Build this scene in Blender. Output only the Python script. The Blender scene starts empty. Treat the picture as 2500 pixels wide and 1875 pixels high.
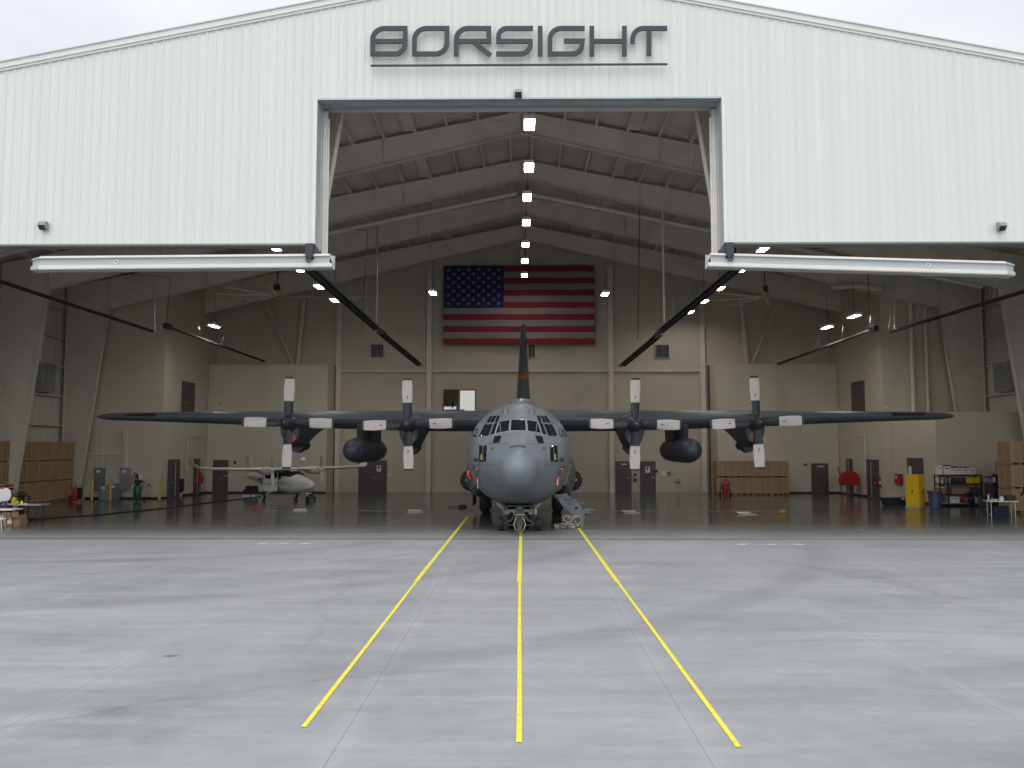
import bpy, bmesh, math, random
from mathutils import Vector, Matrix
from mathutils.bvhtree import BVHTree
random.seed(7)
R = math.radians
# ------------------------------------------------------------------ camera model
F, CX, CY, H = 2090.0, 1250.0, 937.5, 3.15
TH = math.atan((1095 - CY) / F)
PS = math.atan(23.6 / F)
CAM = Vector((0, 0, H))
def ray(u, v):
    x = (u - CX) / F; up = (CY - v) / F
    y = math.cos(TH) - up * math.sin(TH); z = math.sin(TH) + up * math.cos(TH)
    return Vector((x * math.cos(PS) - y * math.sin(PS), y * math.cos(PS) + x * math.sin(PS), z))
def P(u, v, Y):
    d = ray(u, v); return CAM + d * (Y / d.y)
def G(u, v, z=0.0):
    d = ray(u, v); return CAM + d * ((z - H) / d.z)
def PX(u, v, X):
    d = ray(u, v); return CAM + d * (X / d.x)
scene = bpy.context.scene
col = scene.collection
# ------------------------------------------------------------------ mesh builder
class MB:
    def __init__(s): s.v = []; s.f = []; s.m = []
    def add(s, vs, fs, mi=0, M=None):
        b = len(s.v)
        for p in vs:
            p = Vector(p)
            s.v.append(M @ p if M is not None else p)
        for f in fs: s.f.append([b + i for i in f]); s.m.append(mi)
        return s
    def box(s, x0, x1, y0, y1, z0, z1, mi=0, M=None):
        vs = [(x, y, z) for x in (x0, x1) for y in (y0, y1) for z in (z0, z1)]
        return s.add(vs, [(0,1,3,2),(4,6,7,5),(0,4,5,1),(2,3,7,6),(0,2,6,4),(1,5,7,3)], mi, M)
    def bar(s, a, b, w, h, mi=0, up=(0,0,1)):
        a = Vector(a); b = Vector(b); d = (b - a).normalized(); u = Vector(up)
        if abs(d.dot(u)) > .99: u = Vector((0,1,0))
        r = d.cross(u).normalized() * (w / 2); t = r.cross(d).normalized() * (h / 2)
        vs = [p + i * r + j * t for p in (a, b) for i, j in ((-1,-1),(1,-1),(1,1),(-1,1))]
        return s.add(vs, [(0,1,2,3),(7,6,5,4),(0,4,5,1),(1,5,6,2),(2,6,7,3),(3,7,4,0)], mi)
    def loft(s, rings, c0=True, c1=True, mi=0, M=None, closed=True):
        n = len(rings[0]); vs = [p for r in rings for p in r]; fs = []
        for k in range(len(rings) - 1):
            for i in range(n if closed else n - 1):
                j = (i + 1) % n
                fs.append((k*n+i, k*n+j, (k+1)*n+j, (k+1)*n+i))
        if c0: fs.append(tuple(range(n)))
        if c1: fs.append(tuple(range((len(rings)-1)*n, len(rings)*n))[::-1])
        return s.add(vs, fs, mi, M)
    def cyl(s, a, b, r0, r1=None, n=12, mi=0, c0=True, c1=True):
        return s.tube([a, b], [r0, r0 if r1 is None else r1], n, mi, c0, c1)
    def tube(s, pts, r, n=8, mi=0, c0=True, c1=True, sq=1.0):
        pts = [Vector(p) for p in pts]
        if not isinstance(r, (list, tuple)): r = [r] * len(pts)
        rings = []; prev = None
        for i, p in enumerate(pts):
            d = ((pts[min(i+1, len(pts)-1)] - p).normalized() + (p - pts[max(i-1, 0)]).normalized()).normalized()
            if prev is None:
                a = Vector((0,0,1)) if abs(d.z) < .9 else Vector((1,0,0))
                x = d.cross(a).normalized()
            else:
                x = (prev - d * prev.dot(d)).normalized()
            prev = x; y = d.cross(x).normalized()
            rings.append([p + (x * math.cos(t) + y * math.sin(t) * sq) * r[i] for t in [2*math.pi*(k+.5)/n for k in range(n)]])
        return s.loft(rings, c0, c1, mi)
    def ell(s, c, r, nu=16, nv=10, mi=0, M=None, a0=-90, a1=90):
        c = Vector(c); rings = []
        for k in range(nv + 1):
            t = R(a0 + (a1 - a0) * k / nv)
            q = max(math.cos(t), 1e-3)
            rings.append([c + Vector((r[0]*q*math.cos(2*math.pi*i/nu), r[1]*q*math.sin(2*math.pi*i/nu), r[2]*math.sin(t))) for i in range(nu)])
        return s.loft(rings, True, True, mi, M)
    def prism(s, poly, off, mi=0):
        poly = [Vector(p) for p in poly]; off = Vector(off)
        return s.loft([poly, [p + off for p in poly]], True, True, mi)
    def lathe(s, prof, c=(0,0,0), n=20, mi=0, axis='z', M=None):
        c = Vector(c); rings = []
        for r, z in prof:
            r = max(r, 1e-4); ring = []
            for i in range(n):
                a = 2*math.pi*i/n; x, y = r*math.cos(a), r*math.sin(a)
                ring.append(c + (Vector((x, y, z)) if axis == 'z' else Vector((x, z, y)) if axis == 'y' else Vector((z, x, y))))
            rings.append(ring)
        return s.loft(rings, True, True, mi, M)
    def torus(s, c, R0, r, n=20, m=8, axis='z', mi=0):
        pts = []
        for i in range(n):
            a = 2*math.pi*i/n
            e = Vector((math.cos(a), math.sin(a), 0)) if axis == 'z' else Vector((0, math.cos(a), math.sin(a))) if axis == 'x' else Vector((math.cos(a), 0, math.sin(a)))
            ax = {'z': Vector((0,0,1)), 'x': Vector((1,0,0)), 'y': Vector((0,1,0))}[axis]
            pts.append([Vector(c) + e*(R0 + r*math.cos(2*math.pi*k/m)) + ax*r*math.sin(2*math.pi*k/m) for k in range(m)])
        return s.loft(pts + [pts[0]], False, False, mi)
    def build(s, name, mat, parent=None, smooth=None, recalc=True, bevel=0):
        me = bpy.data.meshes.new(name)
        me.from_pydata([tuple(p) for p in s.v], [], s.f)
        for m in (mat if isinstance(mat, (list, tuple)) else [mat]): me.materials.append(m)
        if len(me.materials) > 1:
            for p, i in zip(me.polygons, s.m): p.material_index = i
        if recalc:
            bm = bmesh.new(); bm.from_mesh(me)
            bmesh.ops.remove_doubles(bm, verts=bm.verts, dist=1e-5)
            bmesh.ops.recalc_face_normals(bm, faces=bm.faces)
            bm.to_mesh(me); bm.free()
        if smooth is not None:
            for p in me.polygons: p.use_smooth = True
            me.set_sharp_from_angle(angle=R(smooth))
        o = bpy.data.objects.new(name, me); col.objects.link(o)
        if parent is not None: o.parent = parent
        if bevel:
            b = o.modifiers.new('bevel', 'BEVEL'); b.width = bevel; b.segments = 2; b.limit_method = 'ANGLE'
        return o
def tag(o, label=None, cat=None, group=None, kind=None):
    if label: o['label'] = label
    if cat: o['category'] = cat
    if group: o['group'] = group
    if kind: o['kind'] = kind
    return o
def thing(name, label, cat, loc=(0,0,0), rz=0.0, group=None):
    o = bpy.data.objects.new(name, None); o.empty_display_size = .2; col.objects.link(o)
    o.location = loc; o.rotation_euler = (0, 0, rz)
    return tag(o, label, cat, group)
def kids(o): return [c for c in bpy.data.objects if c.parent == o]
def dup(root, loc, rz=0.0, label=None, group=None, scale=None):
    def cp(o, par):
        c = o.copy(); col.objects.link(c)
        if par is not None: c.parent = par
        for k in kids(o): cp(k, c)
        return c
    r = cp(root, None); r.location = loc; r.rotation_euler = (0, 0, rz)
    if label: r['label'] = label
    if group: r['group'] = group
    if scale: r.scale = scale
    return r
# ------------------------------------------------------------------ materials
def nodes(name):
    m = bpy.data.materials.new(name); m.use_nodes = True; nt = m.node_tree
    return m, nt, nt.nodes['Principled BSDF']
def c4(c): return (c[0], c[1], c[2], 1)
def mat(name, c, rough=.5, metal=0., var=.1, scale=2., bump=0., bscale=None, spec=.5, stretch=(1,1,1), hue=0., coat=0.):
    m, nt, b = nodes(name); N = nt.nodes; L = nt.links
    tc = N.new('ShaderNodeTexCoord'); mp = N.new('ShaderNodeMapping'); mp.inputs['Scale'].default_value = stretch
    L.new(tc.outputs['Object'], mp.inputs['Vector'])
    no = N.new('ShaderNodeTexNoise'); no.inputs['Scale'].default_value = scale; no.inputs['Detail'].default_value = 6; no.inputs['Roughness'].default_value = .6
    L.new(mp.outputs[0], no.inputs['Vector'])
    rp = N.new('ShaderNodeValToRGB'); rp.color_ramp.elements[0].position = .3; rp.color_ramp.elements[1].position = .7
    rp.color_ramp.elements[0].color = c4([max(0, x*(1-var) ) for x in c])
    rp.color_ramp.elements[1].color = c4([min(1, x*(1+var)*(1 + (hue if i == 0 else -hue if i == 2 else 0))) for i, x in enumerate(c)])
    L.new(no.outputs['Fac'], rp.inputs['Fac']); L.new(rp.outputs['Color'], b.inputs['Base Color'])
    rr = N.new('ShaderNodeMapRange'); rr.inputs['To Min'].default_value = max(.02, rough*.85); rr.inputs['To Max'].default_value = min(1, rough*1.15)
    L.new(no.outputs['Fac'], rr.inputs['Value']); L.new(rr.outputs[0], b.inputs['Roughness'])
    b.inputs['Metallic'].default_value = metal; b.inputs['Specular IOR Level'].default_value = spec
    if coat: b.inputs['Coat Weight'].default_value = coat; b.inputs['Coat Roughness'].default_value = .08
    if bump:
        n2 = N.new('ShaderNodeTexNoise'); n2.inputs['Scale'].default_value = bscale or scale*4; n2.inputs['Detail'].default_value = 4
        L.new(mp.outputs[0], n2.inputs['Vector'])
        bp = N.new('ShaderNodeBump'); bp.inputs['Strength'].default_value = bump; bp.inputs['Distance'].default_value = .02
        L.new(n2.outputs['Fac'], bp.inputs['Height']); L.new(bp.outputs[0], b.inputs['Normal'])
    return m
def emis(name, c, s):
    m, nt, b = nodes(name); b.inputs['Base Color'].default_value = c4(c)
    b.inputs['Emission Color'].default_value = c4(c); b.inputs['Emission Strength'].default_value = s
    return m
MT = {}
MT['panel'] = mat('white_wall_panel', (.665,.685,.635), .42, var=.04, scale=1.1, stretch=(2.2,1,.07))
MT['trim'] = mat('white_trim', (.68,.70,.66), .4, var=.03, scale=1)
MT['galv'] = mat('grey_flashing', (.42,.45,.47), .4, .3, var=.12, scale=1.5)
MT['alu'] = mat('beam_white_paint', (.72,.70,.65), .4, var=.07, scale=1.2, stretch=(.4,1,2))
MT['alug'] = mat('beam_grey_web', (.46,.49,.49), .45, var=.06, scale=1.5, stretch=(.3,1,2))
MT['steel'] = mat('primed_steel', (.68,.61,.53), .6, var=.08, scale=.8)
MT['liner'] = mat('roof_liner', (.64,.59,.52), .55, var=.14, scale=.6, bump=.6, bscale=2.5)
MT['beige'] = mat('beige_wall', (.60,.55,.44), .75, var=.04, scale=.35)
MT['beige2'] = mat('beige_back_wall', (.55,.495,.395), .75, var=.05, scale=.3)
MT['base'] = mat('black_base', (.02,.018,.017), .6)
MT['door'] = mat('brown_door', (.085,.07,.068), .5, var=.08)
MT['dark'] = mat('dark_metal', (.025,.025,.027), .5, var=.2)
MT['black'] = mat('black_rubber', (.02,.02,.022), .7, var=.2)
MT['heater'] = mat('heater_steel', (.03,.031,.035), .75, 0, var=.2)
MT['chrome'] = mat('bright_pipe', (.55,.55,.53), .3, .8)
MT['glass'] = mat('dark_glass', (.012,.016,.016), .06, var=.1, spec=.6)
MT['mirror'] = mat('reflective_glass', (.40,.40,.36), .02, 1., var=.01)
MT['sign'] = mat('sign_charcoal', (.033,.036,.048), .5, var=.05)
MT['yellow'] = mat('safety_yellow', (.62,.42,.05), .45, var=.08)
MT['cabyel'] = mat('cabinet_yellow', (.80,.50,.02), .4, var=.06)
MT['red'] = mat('red_paint', (.38,.015,.012), .45, var=.1)
MT['green'] = mat('green_paint', (.015,.10,.05), .45, var=.1)
MT['elec'] = mat('cabinet_grey', (.17,.20,.19), .5, var=.06)
MT['elec2'] = mat('cabinet_grey_blue', (.24,.26,.28), .5, var=.06)
MT['white'] = mat('white_plastic', (.75,.74,.70), .5, var=.04)
MT['paper'] = mat('white_paper', (.80,.79,.76), .8, var=.03)
MT['card'] = mat('cardboard', (.34,.20,.11), .85, var=.12)
MT['orange'] = mat('orange_fabric', (.62,.085,.03), .7, var=.1)
MT['navy'] = mat('navy_cloth', (.010,.016,.035), .85, var=.2)
MT['blueb'] = mat('blue_plastic', (.055,.085,.14), .45, var=.08)
MT['skin'] = mat('skin', (.42,.24,.17), .55, var=.05)
# ------------------------------------------------------------------ ground materials
def concrete(name, lo, hi, rough, polished):
    m, nt, b = nodes(name); N = nt.nodes; L = nt.links
    def nd(t, **k):
        n = N.new(t)
        for a, v in k.items(): setattr(n, a, v)
        return n
    def mth(op, a, c=None, d=None):
        n = nd('ShaderNodeMath', operation=op)
        for i, x in enumerate((a, c, d)):
            if x is None: continue
            if isinstance(x, (int, float)): n.inputs[i].default_value = x
            else: L.new(x, n.inputs[i])
        return n.outputs[0]
    tc = nd('ShaderNodeTexCoord'); pos = tc.outputs['Object']
    def noise(sc, st, det=6, rg=.6, dist=0.):
        mp = nd('ShaderNodeMapping'); mp.inputs['Scale'].default_value = st; L.new(pos, mp.inputs[0])
        n = nd('ShaderNodeTexNoise'); n.inputs['Scale'].default_value = sc; n.inputs['Detail'].default_value = det
        n.inputs['Roughness'].default_value = rg; n.inputs['Distortion'].default_value = dist
        L.new(mp.outputs[0], n.inputs['Vector']); return n.outputs['Fac']
    big = noise(.16, (1,1.3,1), 8, .6, .8)
    streak = noise(.5, (.28,1.6,1), 8, .68, .9)
    sw = noise(.33, (1,.5,1), 5, .6, 3.0)
    fine = noise(9, (1,1,1), 8, .75)
    st2 = noise(1.5, (.22,1.5,1), 9, .72, .7); sw2 = noise(1.1, (.5,1,1), 7, .7, 2.2)
    f = mth('ADD', mth('MULTIPLY', big, .60), mth('MULTIPLY', streak, .70)); f = mth('ADD', f, mth('MULTIPLY', sw, .30))
    f = mth('ADD', f, mth('MULTIPLY', fine, .22)); f = mth('ADD', f, mth('MULTIPLY', st2, .55)); f = mth('ADD', f, mth('MULTIPLY', sw2, .28)); f = mth('ADD', f, mth('MULTIPLY', noise(3.2, (.6,1.4,1), 9, .8, .4), .42))
    f = mth('SUBTRACT', f, 1.03)
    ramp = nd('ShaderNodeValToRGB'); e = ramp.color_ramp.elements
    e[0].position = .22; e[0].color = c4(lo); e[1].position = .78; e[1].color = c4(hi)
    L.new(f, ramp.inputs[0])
    colr = ramp.outputs[0]
    sep = nd('ShaderNodeSeparateXYZ'); L.new(pos, sep.inputs[0])
    SP = 3.87
    def joint(c, off):   # distance to the nearest joint
        q = mth('FRACT', mth('DIVIDE', mth('ADD', c, off + 40*SP), SP)); q = mth('MINIMUM', q, mth('SUBTRACT', 1., q)); return mth('MULTIPLY', q, SP)
    jx = joint(sep.outputs['X'], 1.935 + .03); jy = joint(sep.outputs['Y'], 2.3)
    def band(d, w0, w1):
        mr = nd('ShaderNodeMapRange'); mr.inputs['From Min'].default_value = w0; mr.inputs['From Max'].default_value = w1
        mr.inputs['To Min'].default_value = 1; mr.inputs['To Max'].default_value = 0; L.new(d, mr.inputs[0]); return mr.outputs[0]
    pale = mth('ADD', band(jx, .02, .22), mth('MULTIPLY', band(jy, .02, .12), .35))
    pale = mth('MULTIPLY', mth('MULTIPLY', pale, mth('SUBTRACT', noise(1.1, (1,1,1), 5), .32)), .8 if not polished else .3)
    mx = nd('ShaderNodeMix', data_type='RGBA'); L.new(pale, mx.inputs['Factor']); L.new(colr, mx.inputs['A']); mx.inputs['B'].default_value = c4([x*1.25 for x in hi]); colr = mx.outputs['Result']
    line = mth('MAXIMUM', mth('MULTIPLY', band(jx, .002, .008), .55), mth('MULTIPLY', band(jy, .002, .005), .10))
    mx = nd('ShaderNodeMix', data_type='RGBA'); L.new(line, mx.inputs['Factor']); L.new(colr, mx.inputs['A']); mx.inputs['B'].default_value = (.07,.07,.075,1); colr = mx.outputs['Result']
    if not polished:   # dusty wheel tracks curving towards the door
        for (xa, ya, xb, yb, tc_) in ((-6.9,21.6,-2.6,26.4,.47),(-7.3,22.9,-2.4,27.9,.47),(-13.6,24.0,-4.8,27.6,.47),(7.5,9,14,22,.44),(6.3,26,9.2,18.5,.15),(6.8,25.2,9.9,17.5,.17),(-8.5,8.6,-.8,12.6,.19),(-3.2,12,-5.0,26,.21)):
            lx, ly = xb-xa, yb-ya; ll = math.hypot(lx, ly); nx_, ny_ = -ly/ll, lx/ll
            wob = mth('MULTIPLY', mth('SUBTRACT', big, .5), 3.0)
            dd = mth('ADD', mth('ADD', mth('MULTIPLY', mth('SUBTRACT', sep.outputs['X'], xa), nx_), mth('MULTIPLY', mth('SUBTRACT', sep.outputs['Y'], ya), ny_)), wob)
            al = mth('ADD', mth('MULTIPLY', mth('SUBTRACT', sep.outputs['X'], (xa+xb)/2), lx/ll), mth('MULTIPLY', mth('SUBTRACT', sep.outputs['Y'], (ya+yb)/2), ly/ll))
            msk = mth('MULTIPLY', band(mth('ABSOLUTE', dd), .03, .14), band(mth('ABSOLUTE', al), ll*.35, ll*.5))
            msk = mth('MULTIPLY', msk, mth('MULTIPLY', mth('SUBTRACT', noise(4.5, (1,1,1), 3, .8), .32), 1.5))
            mx = nd('ShaderNodeMix', data_type='RGBA'); L.new(msk, mx.inputs['Factor']); L.new(colr, mx.inputs['A']); mx.inputs['B'].default_value = (tc_,tc_,tc_*.99,1); colr = mx.outputs['Result']
        # two old spots and dirt patches
        for (sx_, sy_, rad, dark, fac) in ((-5.35, 13.25, .10, .05, .9), (-4.95, 10.5, .34, .15, .55)):
            cmb = nd('ShaderNodeCombineXYZ'); L.new(mth('MULTIPLY', mth('SUBTRACT', sep.outputs['X'], sx_), .75), cmb.inputs[0]); L.new(mth('MULTIPLY', mth('SUBTRACT', sep.outputs['Y'], sy_), 1.1), cmb.inputs[1])
            ln = nd('ShaderNodeVectorMath', operation='LENGTH'); L.new(cmb.outputs[0], ln.inputs[0])
            d = mth('ADD', ln.outputs['Value'], mth('MULTIPLY', mth('SUBTRACT', noise(7, (1,1,1), 4), .5), rad*1.6))
            mx = nd('ShaderNodeMix', data_type='RGBA'); L.new(mth('MULTIPLY', band(d, rad*.2, rad*1.1), fac), mx.inputs['Factor']); L.new(colr, mx.inputs['A']); mx.inputs['B'].default_value = (dark,dark,dark*1.03,1); colr = mx.outputs['Result']

        sp = noise(.42, (1,1,1), 3); sr = nd('ShaderNodeMapRange'); sr.inputs['From Min'].default_value = .70; sr.inputs['From Max'].default_value = .78; L.new(sp, sr.inputs[0])
        mx = nd('ShaderNodeMix', data_type='RGBA'); L.new(mth('MULTIPLY', sr.outputs[0], .35), mx.inputs['Factor']); L.new(colr, mx.inputs['A']); mx.inputs['B'].default_value = (.12,.12,.125,1); colr = mx.outputs['Result']
        wv = nd('ShaderNodeTexWave', wave_type='RINGS', rings_direction='Z'); wv.inputs['Scale'].default_value = .045; wv.inputs['Distortion'].default_value = 1.2; wv.inputs['Detail'].default_value = 2
        mp = nd('ShaderNodeMapping'); mp.inputs['Location'].default_value = (14, -34, 0); L.new(pos, mp.inputs[0]); L.new(mp.outputs[0], wv.inputs[0])
        wr = nd('ShaderNodeMapRange'); wr.inputs['From Min'].default_value = .93; wr.inputs['From Max'].default_value = 1.; L.new(wv.outputs['Fac'], wr.inputs[0])
        mx = nd('ShaderNodeMix', data_type='RGBA'); L.new(mth('MULTIPLY', wr.outputs[0], mth('MULTIPLY', streak, .45)), mx.inputs['Factor']); L.new(colr, mx.inputs['A']); mx.inputs['B'].default_value = c4([x*.55 for x in lo]); colr = mx.outputs['Result']
    rr = nd('ShaderNodeMapRange'); rr.inputs['From Min'].default_value = .2; rr.inputs['From Max'].default_value = .9
    rr.inputs['To Min'].default_value = rough[0]; rr.inputs['To Max'].default_value = rough[1]; L.new(f, rr.inputs[0]); rgh = rr.outputs[0]
    if polished:   # pale dust tracked in from the apron just inside the door, rubbed off further in
        dn = noise(.7, (.12,2.2,1), 6, .7, .5)
        dust = nd('ShaderNodeMapRange'); dust.inputs['From Min'].default_value = 29.6; dust.inputs['From Max'].default_value = 37.5; dust.inputs['To Min'].default_value = 1.0; dust.inputs['To Max'].default_value = 0.
        L.new(mth('ADD', sep.outputs['Y'], mth('MULTIPLY', mth('SUBTRACT', dn, .5), 5.5)), dust.inputs[0])
        dpw = mth('MULTIPLY', mth('POWER', dust.outputs[0], 1.6), .85)
        mx = nd('ShaderNodeMix', data_type='RGBA'); L.new(dpw, mx.inputs['Factor']); L.new(colr, mx.inputs['A']); mx.inputs['B'].default_value = (.36,.37,.375,1); colr = mx.outputs['Result']
        rgh = mth('ADD', rgh, mth('MULTIPLY', dpw, .4))
    L.new(colr, b.inputs['Base Color']); L.new(rgh, b.inputs['Roughness'])
    bp = nd('ShaderNodeBump'); bp.inputs['Strength'].default_value = .08 if polished else .15; bp.inputs['Distance'].default_value = .01
    L.new(fine if not polished else streak, bp.inputs['Height']); L.new(bp.outputs[0], b.inputs['Normal'])
    b.inputs['Specular IOR Level'].default_value = .5
    return m
MT['apron'] = concrete('apron_concrete', (.222,.231,.248), (.362,.368,.376), (.45,.7), False)
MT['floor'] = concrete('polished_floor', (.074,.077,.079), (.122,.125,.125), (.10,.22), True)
# ------------------------------------------------------------------ setting
def sheet(name, x0, x1, y0, y1, z, m):
    o = MB().add([(x0,y0,z),(x1,y0,z),(x1,y1,z),(x0,y1,z)], [(0,1,2,3)]).build(name, m); return tag(o, kind='structure')
sheet('ground', -700, 700, -700, 900, -.02, MT['apron'])
sheet('concrete_apron', -60, 60, -40, 29.55, 0, MT['apron'])
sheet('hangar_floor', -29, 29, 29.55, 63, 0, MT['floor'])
b = MB()
for y, w in ((29.98, .035), (30.09, .035), (30.42, .02)):
    b.box(-27, 27, y, y+w, .0, .004)
tag(b.build('door_track', MT['dark']), kind='structure')
for k, (u0, u1, y) in enumerate(((627, 768, 28.7), (1764, 1945, 28.6))):
    a = G(u0, 1322); c = G(u1, 1322)
    b = MB().box(a.x, c.x, y-.06, y+.06, .0, .004, 0)
    for t in (.12, .5, .85):
        x = a.x + (c.x-a.x)*t; b.box(x, x+.28, y-.05, y+.05, .004, .012, 1)
    tag(b.build('drain_grate', [MT['galv'], MT['white']]), ['low drain strip with pale clips set in the apron left of the aircraft nose', 'low drain strip with pale clips set in the apron right of the aircraft nose'][k], 'drain', 'drain strips in front of the door')
# ground lines: tape outside, wider paint further in
YL = mat('yellow_line_paint', (.84,.70,.055), .6, var=.20, scale=11, bump=.2)
def line(name, xn, yn, xm, ym, xf, yf, lab):
    b = MB()
    def q(x0, y0, x1, y1, w):
        n = 14
        for i in range(n):
            a, c = i/n, (i+1)/n
            j = lambda t: .0015*math.sin(t*9+x0)
            b.add([(x0+(x1-x0)*a-w/2+j(a), y0+(y1-y0)*a, .008), (x0+(x1-x0)*a+w/2+j(a), y0+(y1-y0)*a, .008), (x0+(x1-x0)*c+w/2+j(c), y0+(y1-y0)*c, .008), (x0+(x1-x0)*c-w/2+j(c), y0+(y1-y0)*c, .008)], [(0,1,2,3)])
    q(xn, yn, xm, ym, .062); q(xm-.01, ym, xf, yf, .105)
    tag(b.build(name, YL), lab, 'floor line', 'yellow guide lines on the concrete')
line('floor_line', -2.47, 9.93, -2.5, 20.6, -2.5, 40.5, 'left yellow guide line running from the apron in under the aircraft')
line('floor_line', -.03, 9.45, -.05, 20.5, -.03, 33.0, 'middle yellow guide line leading straight to the tow bar')
line('floor_line', 2.29, 9.33, 2.27, 20.5, 2.25, 34.3, 'right yellow guide line ending at the rope pile')
# ------------------------------------------------------------------ hangar
HG = thing('hangar', 'large white steel aircraft hangar with its whole front open', 'hangar', (0, 30, 0))
def hb(b, name, m, smooth=None, **k):       # child of the hangar, built in world coordinates
    for p in b.v: p.y -= 30
    return b.build(name, m, HG, smooth, **k)
FY, FB, SX, SZ, WZ = 28.8, 30.0, 6.98, 15.24, 10.14
def gab(x): return 19.81 - .1945*abs(x+.2)
SL, SRr = 7.07, 6.90
# ribbed front cladding
b = MB(); pitch = .3048; rib = .034
xs = []
n = int(29.2/pitch); rib = .024
for i in range(-n, n+1):
    x = i*pitch
    xs += [(x-.045, FY), (x-.022, FY-rib), (x+.022, FY-rib), (x+.045, FY)]
xs += [(-SL, FY), (SRr, FY), (-27.2, FY), (27.2, FY), (-.2, FY)]
xs.sort(key=lambda t: t[0])
def bot(x): return 0.0 if abs(x) > 27.2 else SZ if -SL < x < SRr else WZ
for (x0, y0), (x1, y1) in zip(xs, xs[1:]):
    z = bot((x0+x1)/2)
    b.add([(x0,y0,z),(x1,y1,z),(x1,y1,gab(x1)),(x0,y0,gab(x0))], [(0,1,2,3)])
hb(b, 'front_wall', MT['panel'], recalc=False)
FB2 = FY + .5
b = MB()          # back lining of the fascia
for s in (-1, 1):
    sx_ = SL if s < 0 else SRr
    for x0, x1, z in ((0, sx_, SZ), (sx_, 27.2, WZ), (27.2, 29.2, 0)):
        yb_ = FB if x0 == 0 else FB2; b.add([(s*x0,yb_,z),(s*x1,yb_,z),(s*x1,yb_,gab(s*x1)-.3),(s*x0,FB if x0 == 0 else FB2,gab(s*x0)-.3)], [(0,1,2,3)])
hb(b, 'fascia_lining', MT['liner'])
for s in (-1, 1):
    b = MB(); b.box(s*(SL if s < 0 else SRr), s*27.2, FY-.03, FB2+.02, WZ-.05, WZ+.01); hb(b, 'wall_soffit', MT['elec'])
b = MB()          # slot head
b.box(-SL, SRr, FY-.03, FY+.10, SZ-.04, SZ+.02); b.box(-SL, SRr, FY+.1, FY+.42, SZ-.015, SZ+.02)
b.box(-SX+.3, SX-.3, FY+.42, FY+.50, SZ-.06, SZ+.0); b.box(-SL, SRr, FY+.50, FY+.82, SZ-.0, SZ+.05); b.box(-SL, SRr, FY+.82, FB, SZ+.12, SZ+.2)
hb(b, 'slot_header', MT['galv'])
for s in (-1, 1):  # slot jambs
    b = MB(); SX = SL if s < 0 else SRr
    b.box(s*SX, s*(SX+.12), FY-.045, FY-.0, WZ-.02, SZ, 1)
    b.box(s*(SX-.01), s*(SX+.30), FY+.03, FB, WZ-.06, SZ, 0); b.box(s*(SX-.01), s*(SX+.0), FY-.02, FY+.03, WZ-.02, SZ, 0)
    b.box(s*(SX-.14), s*(SX+.0), FY+.92, FB-.1, WZ-.28, SZ-.05, 1)
    b.box(s*(SX-.20), s*(SX-.14), FY+1.02, FB-.14, WZ-.24, SZ-.3, 1)
    b.box(s*(SX-.02), s*(SX+.01), FY+.60, FY+.66, WZ-.1, SZ-.2, 1)
    hb(b, 'slot_jamb', [MT['galv'] if 0 else MT['alug'], MT['alu']])
    b = MB(); a = P(841,240,31) if s < 0 else P(1696,240,31); c = P(789,535,31) if s < 0 else P(1746,538,31); b.cyl(a, c, .10, n=12)
    hb(b, 'slot_brace', MT['steel'], 40)
    b = MB(); b.bar(P(822,240,32.2) if s < 0 else P(1711,240,32.2), P(800,400,32.2) if s < 0 else P(1736,400,32.2), .3, .3)
    hb(b, 'slot_brace', MT['steel'])
for s in (-1, 1):  # rake trim, stepped
    b = MB(); x0 = -.2; x1 = s*29.4
    for dz, dz2, dy in ((-.04, .05, .06), (.05, .11, .10), (.11, .27, .08), (.27, .31, .13)):
        b.add([(x0,FY-dy,gab(x0)+dz),(x1,FY-dy,gab(x1)+dz),(x1,FY-dy,gab(x1)+dz2),(x0,FY-dy,gab(x0)+dz2),
               (x0,FY+.2,gab(x0)+dz),(x1,FY+.2,gab(x1)+dz),(x1,FY+.2,gab(x1)+dz2),(x0,FY+.2,gab(x0)+dz2)],
              [(0,1,2,3),(0,4,5,1),(3,2,6,7),(1,5,6,2)])
    hb(b, 'roof_trim', MT['trim'], recalc=False)
# roof
def rt(x): return 19.28 - .2*abs(x)
for s in (-1, 1):
    b = MB(); b.add([(0,FB,rt(0)),(s*29.3,FB,rt(29.3)),(s*29.3,63.2,rt(29.3)),(0,63.2,rt(0)),(0,FY+.1,rt(0)+.5),(s*29.3,FY+.1,rt(29.3)+.3),(s*29.3,63.2,rt(29.3)+.3),(0,63.2,rt(0)+.5)], [(0,1,2,3),(4,5,6,7)])
    hb(b, 'roof', MT['liner'], recalc=False)
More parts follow.
